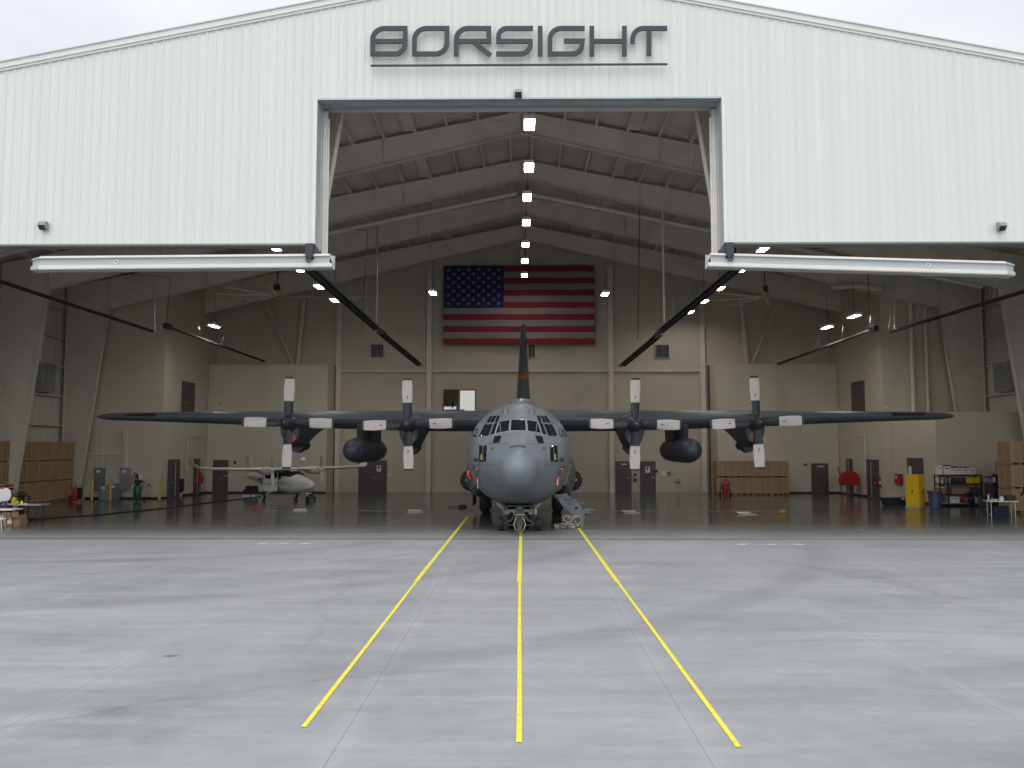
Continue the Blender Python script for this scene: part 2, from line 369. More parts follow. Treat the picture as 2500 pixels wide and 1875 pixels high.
# frames
FR = [32.6, 39.4, 46.2, 53.0, 59.8]
def zt(x): return 19.0 - .2*abs(x)
def zb(x): return 17.97 - .236*abs(x)
for Y in FR:
    b = MB()
    for s in (-1, 1):
        pl = [(0,zt(0)),(s*25.89,zt(25.89)),(s*25.89,zb(25.89)),(0,zb(0))]
        b.prism([(x, Y-.008, z) for x, z in pl], (0,.016,0))
        b.prism([(0,Y-.14,zt(0)),(s*28.4,Y-.14,zt(28.4)),(s*28.4,Y-.14,zt(28.4)-.025),(0,Y-.14,zt(0)-.025)], (0,.28,0))
        b.prism([(0,Y-.14,zb(0)),(s*25.9,Y-.14,zb(25.9)),(s*25.9,Y-.14,zb(25.9)-.025),(0,Y-.14,zb(0)-.025)], (0,.28,0))
        for x in (0.03, 6.5, 13.2, 19.8, 25.9):  # stiffeners
            b.box(s*x-.012, s*x+.012, Y-.13, Y+.13, zb(x), zt(x)-.03)
    hb(b, 'rafter', MT['steel'])
    if Y > 55: continue
    for s in (-1, 1):
        b = MB(); xo = 28.5
        zk = zb(25.9)
        b.prism([(s*x, Y-.008, z) for x, z in ((xo,0),(xo,zt(xo)),(25.9,zt(25.9)),(25.9,zk),(27.4,0))], (0,.016,0))
        b.prism([(s*25.9,Y-.15,zk),(s*27.4,Y-.15,0),(s*27.43,Y-.15,0),(s*25.93,Y-.15,zk)], (0,.3,0))
        b.box(s*xo, s*(xo+.025), Y-.15, Y+.15, 0, zt(xo))
        b.box(s*27.2, s*28.6, Y-.2, Y+.2, 0, .03)
        hb(b, 'column', MT['steel'])
for i in range(-19, 20):
    x = i*1.47 + (0.0 if i else .0)
    if i == 0: continue
    x -= .9*(1 if x > 0 else -1)
    z = zt(x)
    b = MB(); s = 1 if x > 0 else -1
    b.box(x-.012, x+.012, FB, 63, z, z+.24); b.box(x-.05, x+.06, FB, 63, z+.24, z+.255); b.box(x-.06, x+.05, FB, 63, z-.012, z)
    for Y in FR[:4]:   # flange braces
        if abs(i) % 2 == 0 and abs(x) < 25:
            b.bar((x, Y+.55, z), (x, Y+.05, zb(x)+.05), .04, .04)
            b.bar((x, Y-.55, z), (x, Y-.05, zb(x)+.05), .04, .04)
    hb(b, 'purlin', MT['steel'])
for x in (-17.5, -5.2, 5.2, 17.5):     # ceiling panels between purlins
    b = MB()
    for Y in FR[:4]: b.box(x-.3, x+.3, Y+.3, Y+6.4, zt(x)+.0, zt(x)+.03)
    hb(b, 'roof_light_panel', MT['liner'])
for s in (-1, 1):
    for (ya, yb) in ((32.6, 39.4), (46.2, 53.0)):   # rod bracing in the roof plane
        b = MB()
        for x0, x1 in ((1, 9), (9, 17), (17, 25)):
            b.cyl((s*x0, ya, zt(x0)-.25), (s*x1, yb, zt(x1)-.25), .018, n=6); b.cyl((s*x1, ya, zt(x1)-.25), (s*x0, yb, zt(x0)-.25), .018, n=6)
        hb(b, 'rod_brace', MT['steel'])
# side walls
MT['sidewall'] = mat('side_wall_liner', (.56,.53,.46), .6, var=.09, scale=.5, stretch=(1,1,.4))
for s in (-1, 1):
    b = MB(); y = FB; st = []
    while y < 63:
        st += [(y, 0), (y+.27, 0), (y+.29, -.03), (y+.32, -.03)]; y += .34
    for (y0, d0), (y1, d1) in zip(st, st[1:]):
        b.add([(s*(28.75+d0),y0,0),(s*(28.75+d1),y1,0),(s*(28.75+d1),y1,13.6),(s*(28.75+d0),y0,13.6)], [(0,1,2,3)])
    hb(b, 'side_wall', MT['sidewall'])
    for z in (2.7, 4.5, 6.3, 8.1, 9.9, 11.7):
        b = MB()
        for Y0, Y1 in zip(FR[:3], FR[1:4]):
            b.box(s*28.48, s*28.70, Y0+.16, Y1-.16, z, z+.02); b.box(s*28.48, s*28.5, Y0+.16, Y1-.16, z, z+.09)
        b.box(s*28.48, s*28.7, FB+.1, FR[0]-.16, z, z+.02)
        hb(b, 'girt', MT['trim'] if 0 else MT['steel'])
    b = MB()
    for (z0, z1) in ((.4, 6.4), (6.4, 12.2)):
        for Ya, Yb in ((39.6, 46.0),):
            b.bar((s*28.2, Ya, z0), (s*28.2, Yb, z1), .16, .16); b.bar((s*28.2, Yb, z0), (s*28.2, Ya, z1), .16, .16)
    b.bar((s*28.2, 39.5, 6.4), (s*28.2, 46.1, 6.4), .2, .2)
    hb(b, 'wall_brace', MT['steel'])
    # wall louver between the third and fourth frames
    a = PX(1273 + s*(-1273+141), 912, s*28.4)
    y0 = 50.0; b = MB(); b.box(s*28.3, s*28.6, y0, y0+1.5, 6.5, 8.25, 0)
    for k in range(14): b.bar((s*28.28, y0+.08, 6.6+k*.12), (s*28.28, y0+1.42, 6.6+k*.12), .09, .03, 1)
    hb(b, 'wall_louver', [MT['galv'], MT['elec']])
# back wall of the hangar
b = MB().box(-28.8, 28.8, 62.3, 62.5, 0, 19.2); 
for p in b.v:
    if p.z > 10: p.z = 13.5 if abs(p.x) > 1 else 19.2
b = MB(); b.prism([(-28.8,62.3,0),(28.8,62.3,0),(28.8,62.3,rt(28.8)),(0,62.3,rt(0)),(-28.8,62.3,rt(28.8))], (0,.2,0))
hb(b, 'back_wall', MT['beige2'])
BC = [(735-1127)*1.13/2090*62, -6.72, .05, 6.45, 13.2]
for x in (-13.35, -6.75, .05, 6.5, 13.15):
    b = MB(); b.box(x-.17, x+.17, 61.95, 61.98, 0, zb(x)-.2); b.box(x-.012, x+.012, 61.98, 62.28, 0, zb(x)-.2); b.box(x-.17, x+.17, 62.26, 62.295, 0, zb(x)-.2)
    hb(b, 'wall_column', MT['steel'])
b = MB()
for x0, x1 in ((-13.15, -6.95), (-6.55, -.15), (.25, 6.3), (6.7, 12.95)): b.box(x0, x1, 62.1, 62.29, 8.72, 8.84)
hb(b, 'wall_ledge', MT['steel'])
for x0, x1 in ((-22, -13.6), (-13.15, -6.95), (6.7, 12.95), (13.4, 22)):
    b = MB(); b.box(x0, x1, 62.14, 62.29, 14.2, 14.3); hb(b, 'wall_girt', MT['steel'])
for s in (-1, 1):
    # tall partition facing the door, then side partition, then the office block
    b = MB(); b.box(s*22.55, s*28.6, 53.6, 53.8, 0, 13.5); hb(b, 'partition_wall', MT['beige'])
    b = MB(); b.prism([(s*22.55,53.8,0),(s*22.4,62.25,0),(s*22.7,62.25,0),(s*22.8,53.8,0)], (0,0,14.2)); hb(b, 'partition_wall', MT['beige'])
    b = MB(); b.prism([(s*22.39,60.8,0),(s*13.85,60.8,0),(s*13.6,62.29,0),(s*22.39,62.29,0)], (0,0,9.15)); hb(b, 'office_block', MT['beige'])
    b = MB(); b.box(s*13.62, s*13.54, 62.05, 62.28, 0, 9.2); hb(b, 'recess_shade_strip', MT['door'])  # added dark strip standing in for the shade of the recess beside the column
    b = MB()
    b.bar((s*18.6, 61.9, 13.6), (s*16.6, 61.9, 9.2), .14, .14); b.bar((s*15.9, 61.9, 14), (s*16.3, 61.9, 9.2), .25, .25)
    hb(b, 'wall_brace', MT['steel'])
    b = MB(); b.box(s*22.5, s*27.3, 53.57, 53.6, 0, .12); b.prism([(s*22.55,53.6,0),(s*22.4,60.78,0),(s*22.37,60.78,0),(s*22.52,53.6,0)], (0,0,.12)); b.box(s*22.39, s*13.85, 60.77, 60.8, 0, .12)
    hb(b, 'skirting', MT['base'])
# low room by the right side wall
b = MB(); b.box(23.05, 28.6, 48.0, 53.58, 0, 5.2); hb(b, 'store_room', MT['beige'])
b = MB(); b.box(23.02, 23.05, 48.0, 53.58, 0, .12); b.box(23.02, 28.5, 47.97, 48.0, 0, .12); hb(b, 'skirting', MT['base'])
# vertical ducts on the right partition
for x, r in ((24.3, .14), (25.2, .1)):
    b = MB(); b.cyl((x, 53.3, 5.25), (x, 53.3, 12.6), r, n=14); hb(b, 'duct', MT['steel'], 40)
b = MB(); b.tube([(19.0,52.2,13.0),(20.5,52.2,13.1),(22.1,52.2,12.9)], .16, 12); hb(b, 'duct', MT['steel'], 40)
# sprinkler main following the roof
b = MB(); b.tube([(x, 47.0, 17.45-.212*abs(x)) for x in (-11.4, -.25)], .13, 12); b.tube([(-11.4,47.0,15.03),(-11.9,47.2,15.1),(-12.1,47.9,15.5)], .13, 12)
for x in range(-11, 0, 1): b.cyl((x, 47.0, 17.45-.212*abs(x)), (x, 47.0, 17.2-.212*abs(x)), .03, n=6)
hb(b, 'sprinkler_pipe', MT['steel'], 40)
b = MB(); b.tube([(x, 47.0, 17.45-.212*abs(x)) for x in (.25, 25.4)], .13, 12)
for x in range(1, 25, 1): b.cyl((x, 47.0, 17.45-.212*abs(x)), (x, 47.0, 17.2-.212*abs(x)), .03, n=6)
hb(b, 'sprinkler_pipe', MT['steel'], 40)
# doors in the back walls (pixel box -> plane y)
def door_y(u0, u1, v0, v1, Y, double=False, exitbar=False, notice=None):
    a = P(u0, v1, Y); c = P(u1, v0, Y); a.z = 0.0
    b = MB(); b.box(a.x, c.x, Y-.05, Y-.012, a.z+.01, c.z)
    if double: b.box((a.x+c.x)/2-.012, (a.x+c.x)/2+.012, Y-.055, Y-.05, .02, c.z-.05, 1)
    d = hb(b, 'door', [MT['door'], MT['dark']])
    b = MB(); w = .06
    b.box(a.x-w, a.x, Y-.07, Y-.005, 0, c.z+w); b.box(c.x, c.x+w, Y-.07, Y-.005, 0, c.z+w); b.box(a.x, c.x, Y-.07, Y-.005, c.z, c.z+w)
    hb(b, 'door_frame', MT['door']).parent = d
    hx = c.x-.12 if not double else (a.x+c.x)/2+.1
    b = MB(); b.bar((hx-.1, Y-.12, 1.05), (hx+.04, Y-.12, 1.05), .03, .03); b.cyl((hx, Y-.12, 1.05), (hx, Y-.04, 1.05), .03, n=8)
    hb(b, 'door_handle', MT['chrome']).parent = d
    if exitbar:
        b = MB(); b.box(a.x+(c.x-a.x)*.35, a.x+(c.x-a.x)*.75, Y-.12, Y-.05, c.z-.2, c.z-.12); hb(b, 'door_closer', MT['white']).parent = d
    if notice:
        b = MB(); p = P(notice[0], notice[3], Y); q = P(notice[1], notice[2], Y)
        b.box(p.x, q.x, Y-.062, Y-.052, p.z, q.z, 0)
        b.box(p.x+(q.x-p.x)*.2, q.x-(q.x-p.x)*.25, Y-.066, Y-.062, q.z-(q.z-p.z)*.45, q.z-(q.z-p.z)*.12, 1)
        b.box(p.x+(q.x-p.x)*.3, q.x-(q.x-p.x)*.55, Y-.066, Y-.062, q.z-(q.z-p.z)*.85, q.z-(q.z-p.z)*.45, 1)
        hb(b, 'notice', [MT['paper'], MT['dark']]).parent = d
    return d
door_y(877, 943, 1126, 1201, 62.3, True, False, (920, 930.5, 1136, 1151))
door_y(1505, 1539, 1128, 1202, 62.3, False, True)
door_y(1565, 1598, 1128, 1202, 62.3, False, False, (1575.5, 1586, 1139, 1154))
door_y(521, 556, 1125, 1200, 60.8, True)
door_y(1984, 2019, 1133, 1212, 60.8, False, True)
def door_x(u0, u1, v0, v1, X, m='door', z0=0.0):   # u0 is the end nearer the camera
    s = 1 if X > 0 else -1
    def pt(u, v): return PX(u, v, X)
    a = pt(u0, (v0+v1)/2).y; c = pt(u1, (v0+v1)/2).y; y0, y1 = min(a, c), max(a, c)
    top = pt(u0, v0).z
    b = MB(); b.box(X-s*.06, X-s*.01, y0, y1, z0+.01, top); d = hb(b, 'door', MT[m])
    b = MB(); b.box(X-s*.08, X-s*.005, y0-.07, y0, z0, top+.06); b.box(X-s*.08, X-s*.005, y1, y1+.07, z0, top+.06); hb(b, 'door_frame', MT['dark']).parent = d
    b = MB(); b.box(X-s*.12, X-s*.06, y0+.1, y0+.2, z0+1.0, z0+1.06); hb(b, 'door_handle', MT['chrome']).parent = d
    return d
for s in (-1, 1):
    X = s*22.36
    for y0, y1, z0, z1 in ((54.5, 56.0, 0, 2.45), (58.6, 59.5, 0, 2.45), (56.3, 58.2, 5.2, 7.6)):
        b = MB(); b.box(X-s*.02, X+s*.2, y0, y1, z0, z1); d = hb(b, 'door', MT['door'])
        if z0 == 0:
            b = MB(); b.box(X-s*.05, X-s*.02, (y0+y1)/2-.04, (y0+y1)/2+.04, z0+.1, z1-.1); hb(b, 'door_edge', MT['galv']).parent = d
        b = MB(); b.cyl((X-s*.02, y0+.15, z0+1.0), (X-s*.1, y0+.15, z0+1.0), .04, n=8); hb(b, 'door_handle', MT['chrome']).parent = d
b = MB(); b.box(23.0, 23.06, 49.6, 51.6, 0, 2.6, 0); d = hb(b, 'door', MT['door'])
b = MB(); b.box(22.98, 23.0, 51.0, 51.4, 1.6, 2.1, 0); hb(b, 'notice', MT['paper']).parent = d
# mezzanine window on the back wall
a = P(1082, 1003, 62.3); c = P(1162, 951, 62.3); a.z -= .35
b = MB(); b.prism([(a.x+.06,62.20,a.z+.06),(c.x-.06,62.20,a.z+.06),(c.x-.06,62.20+.042*(c.z-a.z)*.75,c.z-.06),(a.x+.06,62.20+.042*(c.z-a.z)*.75,c.z-.06)], (0,.012,0)); W = hb(b, 'window', MT['mirror'])
b = MB()
b.box(a.x, a.x+.07, 62.18, 62.29, a.z, c.z); b.box(c.x-.07, c.x, 62.18, 62.29, a.z, c.z)
b.box(a.x+.07, c.x-.07, 62.18, 62.29, c.z-.07, c.z); b.box(a.x+.07, c.x-.07, 62.18, 62.29, a.z, a.z+.07); b.box((a.x+c.x)/2-.03, (a.x+c.x)/2+.03, 62.19, 62.24, a.z+.07, c.z-.07)
hb(b, 'window_frame', MT['dark']).parent = W
# wall vents
for u0, u1, v0, v1 in ((906, 936.5, 841, 871), (1290, 1306, 843, 872), (1602, 1633, 842, 872)):
    a = P(u0, v1, 62.2); c = P(u1, v0, 62.2); b = MB(); b.box(a.x-.06, c.x+.06, 62.16, 62.29, a.z-.06, c.z+.06, 0); b.box(a.x, c.x, 62.13, 62.16, a.z, c.z, 1)
    nn = 9
    for k in range(nn): z = a.z + (c.z-a.z)*(k+.5)/nn; b.bar((a.x, 62.11, z), (c.x, 62.11, z), .06, .02, 2)
    b.box((a.x+c.x)/2-.02, (a.x+c.x)/2+.02, 62.08, 62.13, a.z, c.z, 2)
    hb(b, 'wall_vent', [MT['beige'], MT['dark'], MT['elec']])
# swing-up door mullions (long white beams under the fascia)
def mullion(s, pin, pout):
    # pin: inner end (x, z), pout: outer end
    b = MB(); Y0 = 28.62; a = Vector((pin[0], 0, pin[1])); c = Vector((pout[0], 0, pout[1])); d = (c-a).normalized(); L = (c-a).length
    up = Vector((-d.z, 0, d.x)) * (1 if d.x > 0 else -1)
    def pt(t, h, y): return a + d*t + up*h + Vector((0, y, 0))
    def strip(y0, h0, y1, h1, mi, t0=0., t1=None):
        t1 = L if t1 is None else t1
        b.add([pt(t0,h0,y0), pt(t1,h0,y0), pt(t1,h1,y1), pt(t0,h1,y1)], [(0,1,2,3)], mi)
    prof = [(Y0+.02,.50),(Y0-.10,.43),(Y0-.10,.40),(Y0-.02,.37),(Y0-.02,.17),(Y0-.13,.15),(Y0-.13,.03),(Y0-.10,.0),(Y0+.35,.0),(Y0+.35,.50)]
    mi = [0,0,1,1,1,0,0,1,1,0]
    n = len(prof)
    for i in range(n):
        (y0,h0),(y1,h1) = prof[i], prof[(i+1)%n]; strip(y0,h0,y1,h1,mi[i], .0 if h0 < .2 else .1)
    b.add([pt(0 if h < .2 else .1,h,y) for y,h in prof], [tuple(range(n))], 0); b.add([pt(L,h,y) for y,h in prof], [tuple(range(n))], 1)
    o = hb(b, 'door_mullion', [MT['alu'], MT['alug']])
    b = MB(); b.add([pt(L-.0,h,y) for y,h in prof]+[pt(L+.38,h*.9+.02,y+.2) for y,h in prof], [(i,(i+1)%n,(i+1)%n+n,i+n) for i in range(n)]+[tuple(range(n,2*n))], 0)
    hb(b, 'end_cap', [MT['alug']]).parent = o
    b = MB(); p = pt(L*.74, .27, Y0-.04); b.torus(p, .07, .02, 14, 6, 'y'); hb(b, 'lock_ring', MT['white'], 40).parent = o
    hx = s*((SL if s < 0 else SRr)+.12); b = MB()
    b.box(hx-.14, hx+.14, Y0-.02, Y0+.2, pin[1]+.28, WZ-.03); b.prism([(hx-.13,Y0-.16,pin[1]+.34),(hx+.13,Y0-.16,pin[1]+.34),(hx+.13,Y0-.16,WZ-.06),(hx-.13,Y0-.16,WZ-.06)], (0,.12,0))
    b.torus((hx+s*-.0, Y0-.2, pin[1]+.24), .07, .028, 14, 6, 'y'); b.bar((hx-.07,Y0-.17,pin[1]+.24),(hx-.07,Y0-.17,pin[1]+.4),.05,.05); b.bar((hx+.07,Y0-.17,pin[1]+.24),(hx+.07,Y0-.17,pin[1]+.4),.05,.05)
    hb(b, 'hinge_bracket', MT['sign'], 40, bevel=.01).parent = o
def pz(u, v, Y=28.6): p = P(u, v, Y); return (p.x, p.z)
mullion(-1, pz(812, 654), pz(98, 660))
mullion(1, pz(1727, 652), pz(2455, 673))
for s in (-1, 1): b = MB(); b.box(s*7.7, s*7.55, 30.3, 30.45, 9.7, 10.4); hb(b, 'hanger_plate', MT['dark'])
# conduits and gas drops hanging from the roof
def drop(pts, r, m='steel', name='drop_pipe'):
    b = MB(); b.tube(pts, r, 8); return hb(b, name, MT[m], 40)
drop([P(921,545,47.2), P(919,800,47.2)], .05, 'chrome'); drop([P(865,560,47.2), P(898,563,47.2), P(884,805,47.2)], .02, 'dark')
drop([P(1616,457,46.6), P(1622,794,47.2)], .05, 'steel'); drop([P(1562,512,46.6), P(1557,826,47.2)], .025, 'dark')
drop([P(1500,645,60.5), P(1500,893,60.5), P(1514,895,60.5)], .04, 'chrome'); drop([P(1037,700,60.5), P(1036,893,60.5)], .035, 'chrome')
drop([P(377,680,46.8), P(377,810,46.8)], .05, 'chrome'); drop([P(300,668,46.8), P(417,677,46.8), P(404,815,46.8)], .018, 'dark')
drop([P(667,750,60.2), P(664,868,60.2), P(648,884,60.2)], .04, 'chrome'); drop([P(1870,740,60.2), P(1875,875,60.2), P(1896,889,60.2)], .04, 'chrome')
drop([P(2119,660,46.8), P(2123,802,46.8)], .02, 'dark'); drop([P(2184,660,46.8), P(2185,808,46.8)], .05, 'chrome')
# conduits on the left partition
b = MB(); Yc = 53.5
for u in (237, 249): b.tube([P(u, 1046, Yc), P(u, 1144, Yc)], .035, 6)
for u in (302, 306, 310): b.tube([P(u, 1046, Yc), P(u, 1144, Yc)], .05, 6)
b.tube([P(212, 1108.5, Yc), P(302, 1108.5, Yc)], .04, 6); b.tube([P(212, 1112, Yc), P(264, 1112, Yc), P(270, 1116, Yc), P(270, 1180, Yc)], .03, 6)
for u0, u1, v in ((240, 258, 1072), (236, 254, 1122), (300, 316, 1046), (306, 318, 1073), (298, 316, 1122)): b.bar(P(u0, v, Yc), P(u1, v, Yc), .04, .04)
hb(b, 'wall_conduit', MT['steel'], 40)
for s in (-1, 1):
    b = MB(); X = s*22.3; b.tube([(X, 57.0 if s < 0 else 56.0, 1.6), (X, 57.0 if s < 0 else 56.0, 4.0), (X, 60.0 if s < 0 else 57, 4.05)], .04, 6); hb(b, 'water_pipe', MT['trim'], 40)
# horns, detectors, switches, notices on the walls
for (u, v, Y, w, m) in ((574, 1129, 60.8, .2, 'dark'), (740, 1120, 60.8, .3, 'chrome'), (950, 1160, 62.3, .16, 'white'), (1966, 1134, 60.8, .17, 'dark'), (1601.5, 1150, 62.3, .22, 'dark'), (1611, 1163, 62.3, .16, 'white'),
                        (1622, 1156, 62.3, .42, 'paper'), (1632, 1156, 62.3, .3, 'elec'), (2197-2, 1048, 53.5, .2, 'dark'), (364, 1184, 53.6, .12, 'dark'), (341, 1166, 53.6, .36, 'paper'), (2162, 994, 53.5, .22, 'white'), (538, 985, 60.8, .1, 'dark')):
    p = P(u, v, Y); b = MB(); b.box(p.x-w/2, p.x+w/2, Y-.08, Y-.005, p.z-w*.45, p.z+w*.45); hb(b, 'wall_fitting', MT[m], bevel=.01)
# ------------------------------------------------------------------ sign on the front wall
SG = thing('lettering_sign', 'dark grey raised lettering with an underline on the white gable above the door', 'sign', (0, 28.6, 16))
def sp(x, y): p = P(850 + x/2.602, y/2.602, 28.58); return Vector((p.x, p.z))
def arc(cx, cy, rx, ry, a0, a1, n=8): return [(cx + rx*math.cos(R(a0+(a1-a0)*i/n)), cy + ry*math.sin(R(a0+(a1-a0)*i/n))) for i in range(n+1)]
def stroke(b, pts, w=30, closed=False):
    n = len(pts); L, Rr = [], []
    P2 = [Vector(p) for p in pts]
    for i, p in enumerate(P2):
        a = P2[i-1] if (i > 0 or closed) else None; c = P2[(i+1) % n] if (i < n-1 or closed) else None
        d0 = (p-a).normalized() if a is not None else None; d1 = (c-p).normalized() if c is not None else None
        if d0 is None: d0 = d1
        if d1 is None: d1 = d0
        nn = Vector((-(d0.y+d1.y), d0.x+d1.x)).normalized(); k = w/2/max(.35, nn.dot(Vector((-d1.y, d1.x))))
        L.append(p+nn*k); Rr.append(p-nn*k)
    vs = []
    for y in (-.035, .02):
        for q in L + Rr: s = sp(q.x, q.y); vs.append((s.x, y, s.y-16))
    m = n if closed else n-1; fs = []
    for i in range(m):
        j = (i+1) % n; N2 = 2*n
        fs += [(i, j, n+j, n+i), (N2+i, N2+n+i, N2+n+j, N2+j), (i, N2+i, N2+j, j), (n+i, n+j, N2+n+j, N2+n+i)]
    if not closed: fs += [(0, n, 3*n, 2*n), (n-1, 3*n-1, 4*n-1, 2*n-1)]
    b.add(vs, fs)
def letter(*strokes):
    b = MB()
    for q_, st in enumerate(strokes):
        n0 = len(b.v); stroke(b, st[0], 30, st[1] if len(st) > 1 else False)
        for p in b.v[n0:]: p.y += .004*q_
    b.build('letter', MT['sign'], SG)
letter(([(155,342)] + arc(235,250,80,70,180,270) + [(362,180)] + arc(297,272,65,70,0,90), True), ([(168,262),(350,262)],))
letter(([(421,342)] + arc(500,250,79,70,180,270) + [(628,180)] + arc(555,272,72,70,0,90), True))
letter(([(686,357)] + arc(762,250,76,70,180,270) + [(894,180),(894,262),(701,262)],), ([(800,268),(905,352)],))
letter(([(1175,180)] + arc(1010,236,56,56,270,195) + [(955,262),(1158,262)] + arc(1095,275,64,67,0,90) + [(940,342)],))
letter(([(1220,165),(1220,357)],))
letter(([(1503,180)] + arc(1355,248,73,68,270,180) + [(1282,342)] + arc(1425,285,60,57,90,10) + [(1489,260),(1370,260)],))
letter(([(1548,165),(1548,357)],), ([(1755,165),(1755,357)],), ([(1563,261),(1740,261)],))
letter(([(2027,180)] + arc(1875,246,67,66,270,180) + [(1807,278)],), ([(1911,195),(1911,355)],))
b = MB(); a = sp(143, 422); c = sp(2028, 403); b.box(a.x, c.x, -.05, .02, a.y-16, c.y-16); b.build('underline', MT['sign'], SG)
# wall pack lights
def wallpack(u, v, lab, first=None):
    p = P(u, v, 28.75)
    if first: return dup(first, p, 0, lab)
    t = thing('wall_light', lab, 'wall light', p, 0, 'wall lights on the front wall'); t.scale = (.85,.85,.85)
    b = MB(); b.prism([(-.15,0,-.17),(-.15,-.14,-.17),(-.15,-.28,-.02),(-.15,-.24,.10),(-.15,-.12,.17),(-.15,0,.17)], (.3,0,0)); b.build('housing', MT['galv'] if 0 else MT['elec2'], t, 30, bevel=.012)
    b = MB(); b.prism([(-.12,-.145,-.175),(-.12,-.285,-.03),(-.12,-.27,-.05),(-.12,-.13,-.19)], (.24,0,0)); b.build('lens', MT['dark'], t)
    return t
w = wallpack(109, 552, 'small grey wall light low on the wall at the far left')
wallpack(1265.5, 230, 'small grey wall light centred just above the tail slot', w)
wallpack(2441, 554, 'small grey wall light low on the wall at the far right', w)
# ------------------------------------------------------------------ ceiling lights
LAMP = emis('lamp_lens', (1, .965, .91), 46)
def lightfix(p, lab, group, first=None):
    if first: return dup(first, p, 0, lab, group)
    t = thing('ceiling_light', lab, 'ceiling light', p, 0, group)
    b = MB(); b.box(-.21,.21,-.6,.6,.02,.10)
    for q in (-1, 1): b.box(q*.195,q*.21,-.6,.6,-.05,.02); b.box(-.195,.195,q*.585,q*.6,-.05,.02)
    b.build('housing', MT['white'], t)
    b = MB()
    b.box(-.19,-.012,-.575,.575,-.0,.018); b.box(.012,.19,-.575,.575,-.0,.018); b.build('lens', LAMP, t)
    b = MB(); b.cyl((0,0,.1),(0,0,2.0),.012,n=6); b.cyl((-.15,-.4,.1),(0,0,.6),.006,n=4); b.cyl((.15,.4,.1),(0,0,.6),.006,n=4); b.build('cord', MT['dark'], t)
    return t
ords = ['nearest and largest', 'second', 'third', 'fourth', 'fifth', 'sixth', 'farthest']
L0 = None
for k, (u, v) in enumerate(((1292.7,301.6),(1291.5,407),(1287,480),(1285,542),(1283,596),(1281.5,636),(1280.5,671))):
    p = P(u, v, 31.8 + 4.35*k)
    o = lightfix(p, f'{ords[k]} lit ceiling light in the row under the roof ridge' + ('' if k in (0, 6) else ', counted from the door'), 'lit ceiling lights in the hangar', L0); L0 = L0 or o
rows = [((670,603),39.9,'lit light seen between the white wall and the left white beam'), ((729,656),44.7,'lit light just below the inner end of the left white beam'), ((778,699),49.7,'lit light beside the left heater tube, above the upper fan blades'), ((816,732),54.3,'smallest lit light beside the left heater tube'),
        ((1057,714),51.9,'lit light left of the flag'), ((1477,717),51.9,'lit light right of the flag'), ((523,795),51.8,'lit light low on the left above the office block'), ((2019,798),51.8,'lower of the two lit lights above the right office block'), ((2085,771),48,'upper of the two lit lights above the right office block'),
        ((1864,606),39.9,'lit light seen between the white wall and the right white beam'), ((1812,657),44.7,'lit light half hidden under the inner end of the right white beam'), ((1757,703),49.7,'larger lit light beside the right heater tube'), ((1719,735),54.3,'middle lit light beside the right heater tube'), ((1685,761),59.,'smallest lit light beside the right heater tube')]
for (u, v), Y, lab in rows: lightfix(P(u, v, Y), lab, 'lit ceiling lights in the hangar', L0)
# ------------------------------------------------------------------ ceiling fans
def fan(p, rz, lab, first=None):
    if first: return dup(first, p, rz, lab)
    t = thing('ceiling_fan', lab, 'ceiling fan', p, rz, 'large ceiling fans')
    b = MB(); b.cyl((0,0,.62),(0,0,3.2),.035,n=8); b.build('down_rod', MT['dark'], t, 40)
    b = MB(); b.box(-.2,.2,-.2,.2,.35,.72,0); b.box(-.26,.26,-.15,.15,.5,.62,1); b.cyl((0,0,.35),(0,0,.1),.16,.2,14,1); b.build('motor', [MT['dark'], MT['cabyel']], t, bevel=.015)
    b = MB(); b.cyl((0,0,.1),(0,0,-.06),.34,n=20); b.build('hub', MT['galv'], t, 40)
    for k in range(8):
        a = R(45*k); d = Vector((math.cos(a), math.sin(a), 0)); e = Vector((-math.sin(a), math.cos(a), 0))
        b = MB(); rings = []
        for r in (.3, 3.25):
            rings.append([d*r + e*x*.085 + Vector((0,0,z)) for x, z in ((-1,-.035),(-.2,.03),(1,.025),(.3,-.01))])
        b.loft(rings); bl = b.build('blade', MT['white'], t)
        b = MB(); rings = []
        for r, w in ((3.2, .14), (3.64, .13), (3.72, .08)):
            rings.append([d*r + e*x*w + Vector((0,0,z)) for x, z in ((-1,-.05),(-.2,.045),(1,.04),(.3,-.03))])
        b.loft(rings); b.build('blade_tip', MT['cabyel'], bl)
    return t
f1 = fan(P(676, 722, 54.6), R(8), 'large ceiling fan with yellow blade tips on the left side of the hangar')
fan(P(1868, 726, 54.6), R(-20), 'large ceiling fan with yellow motor on the right side of the hangar', f1)
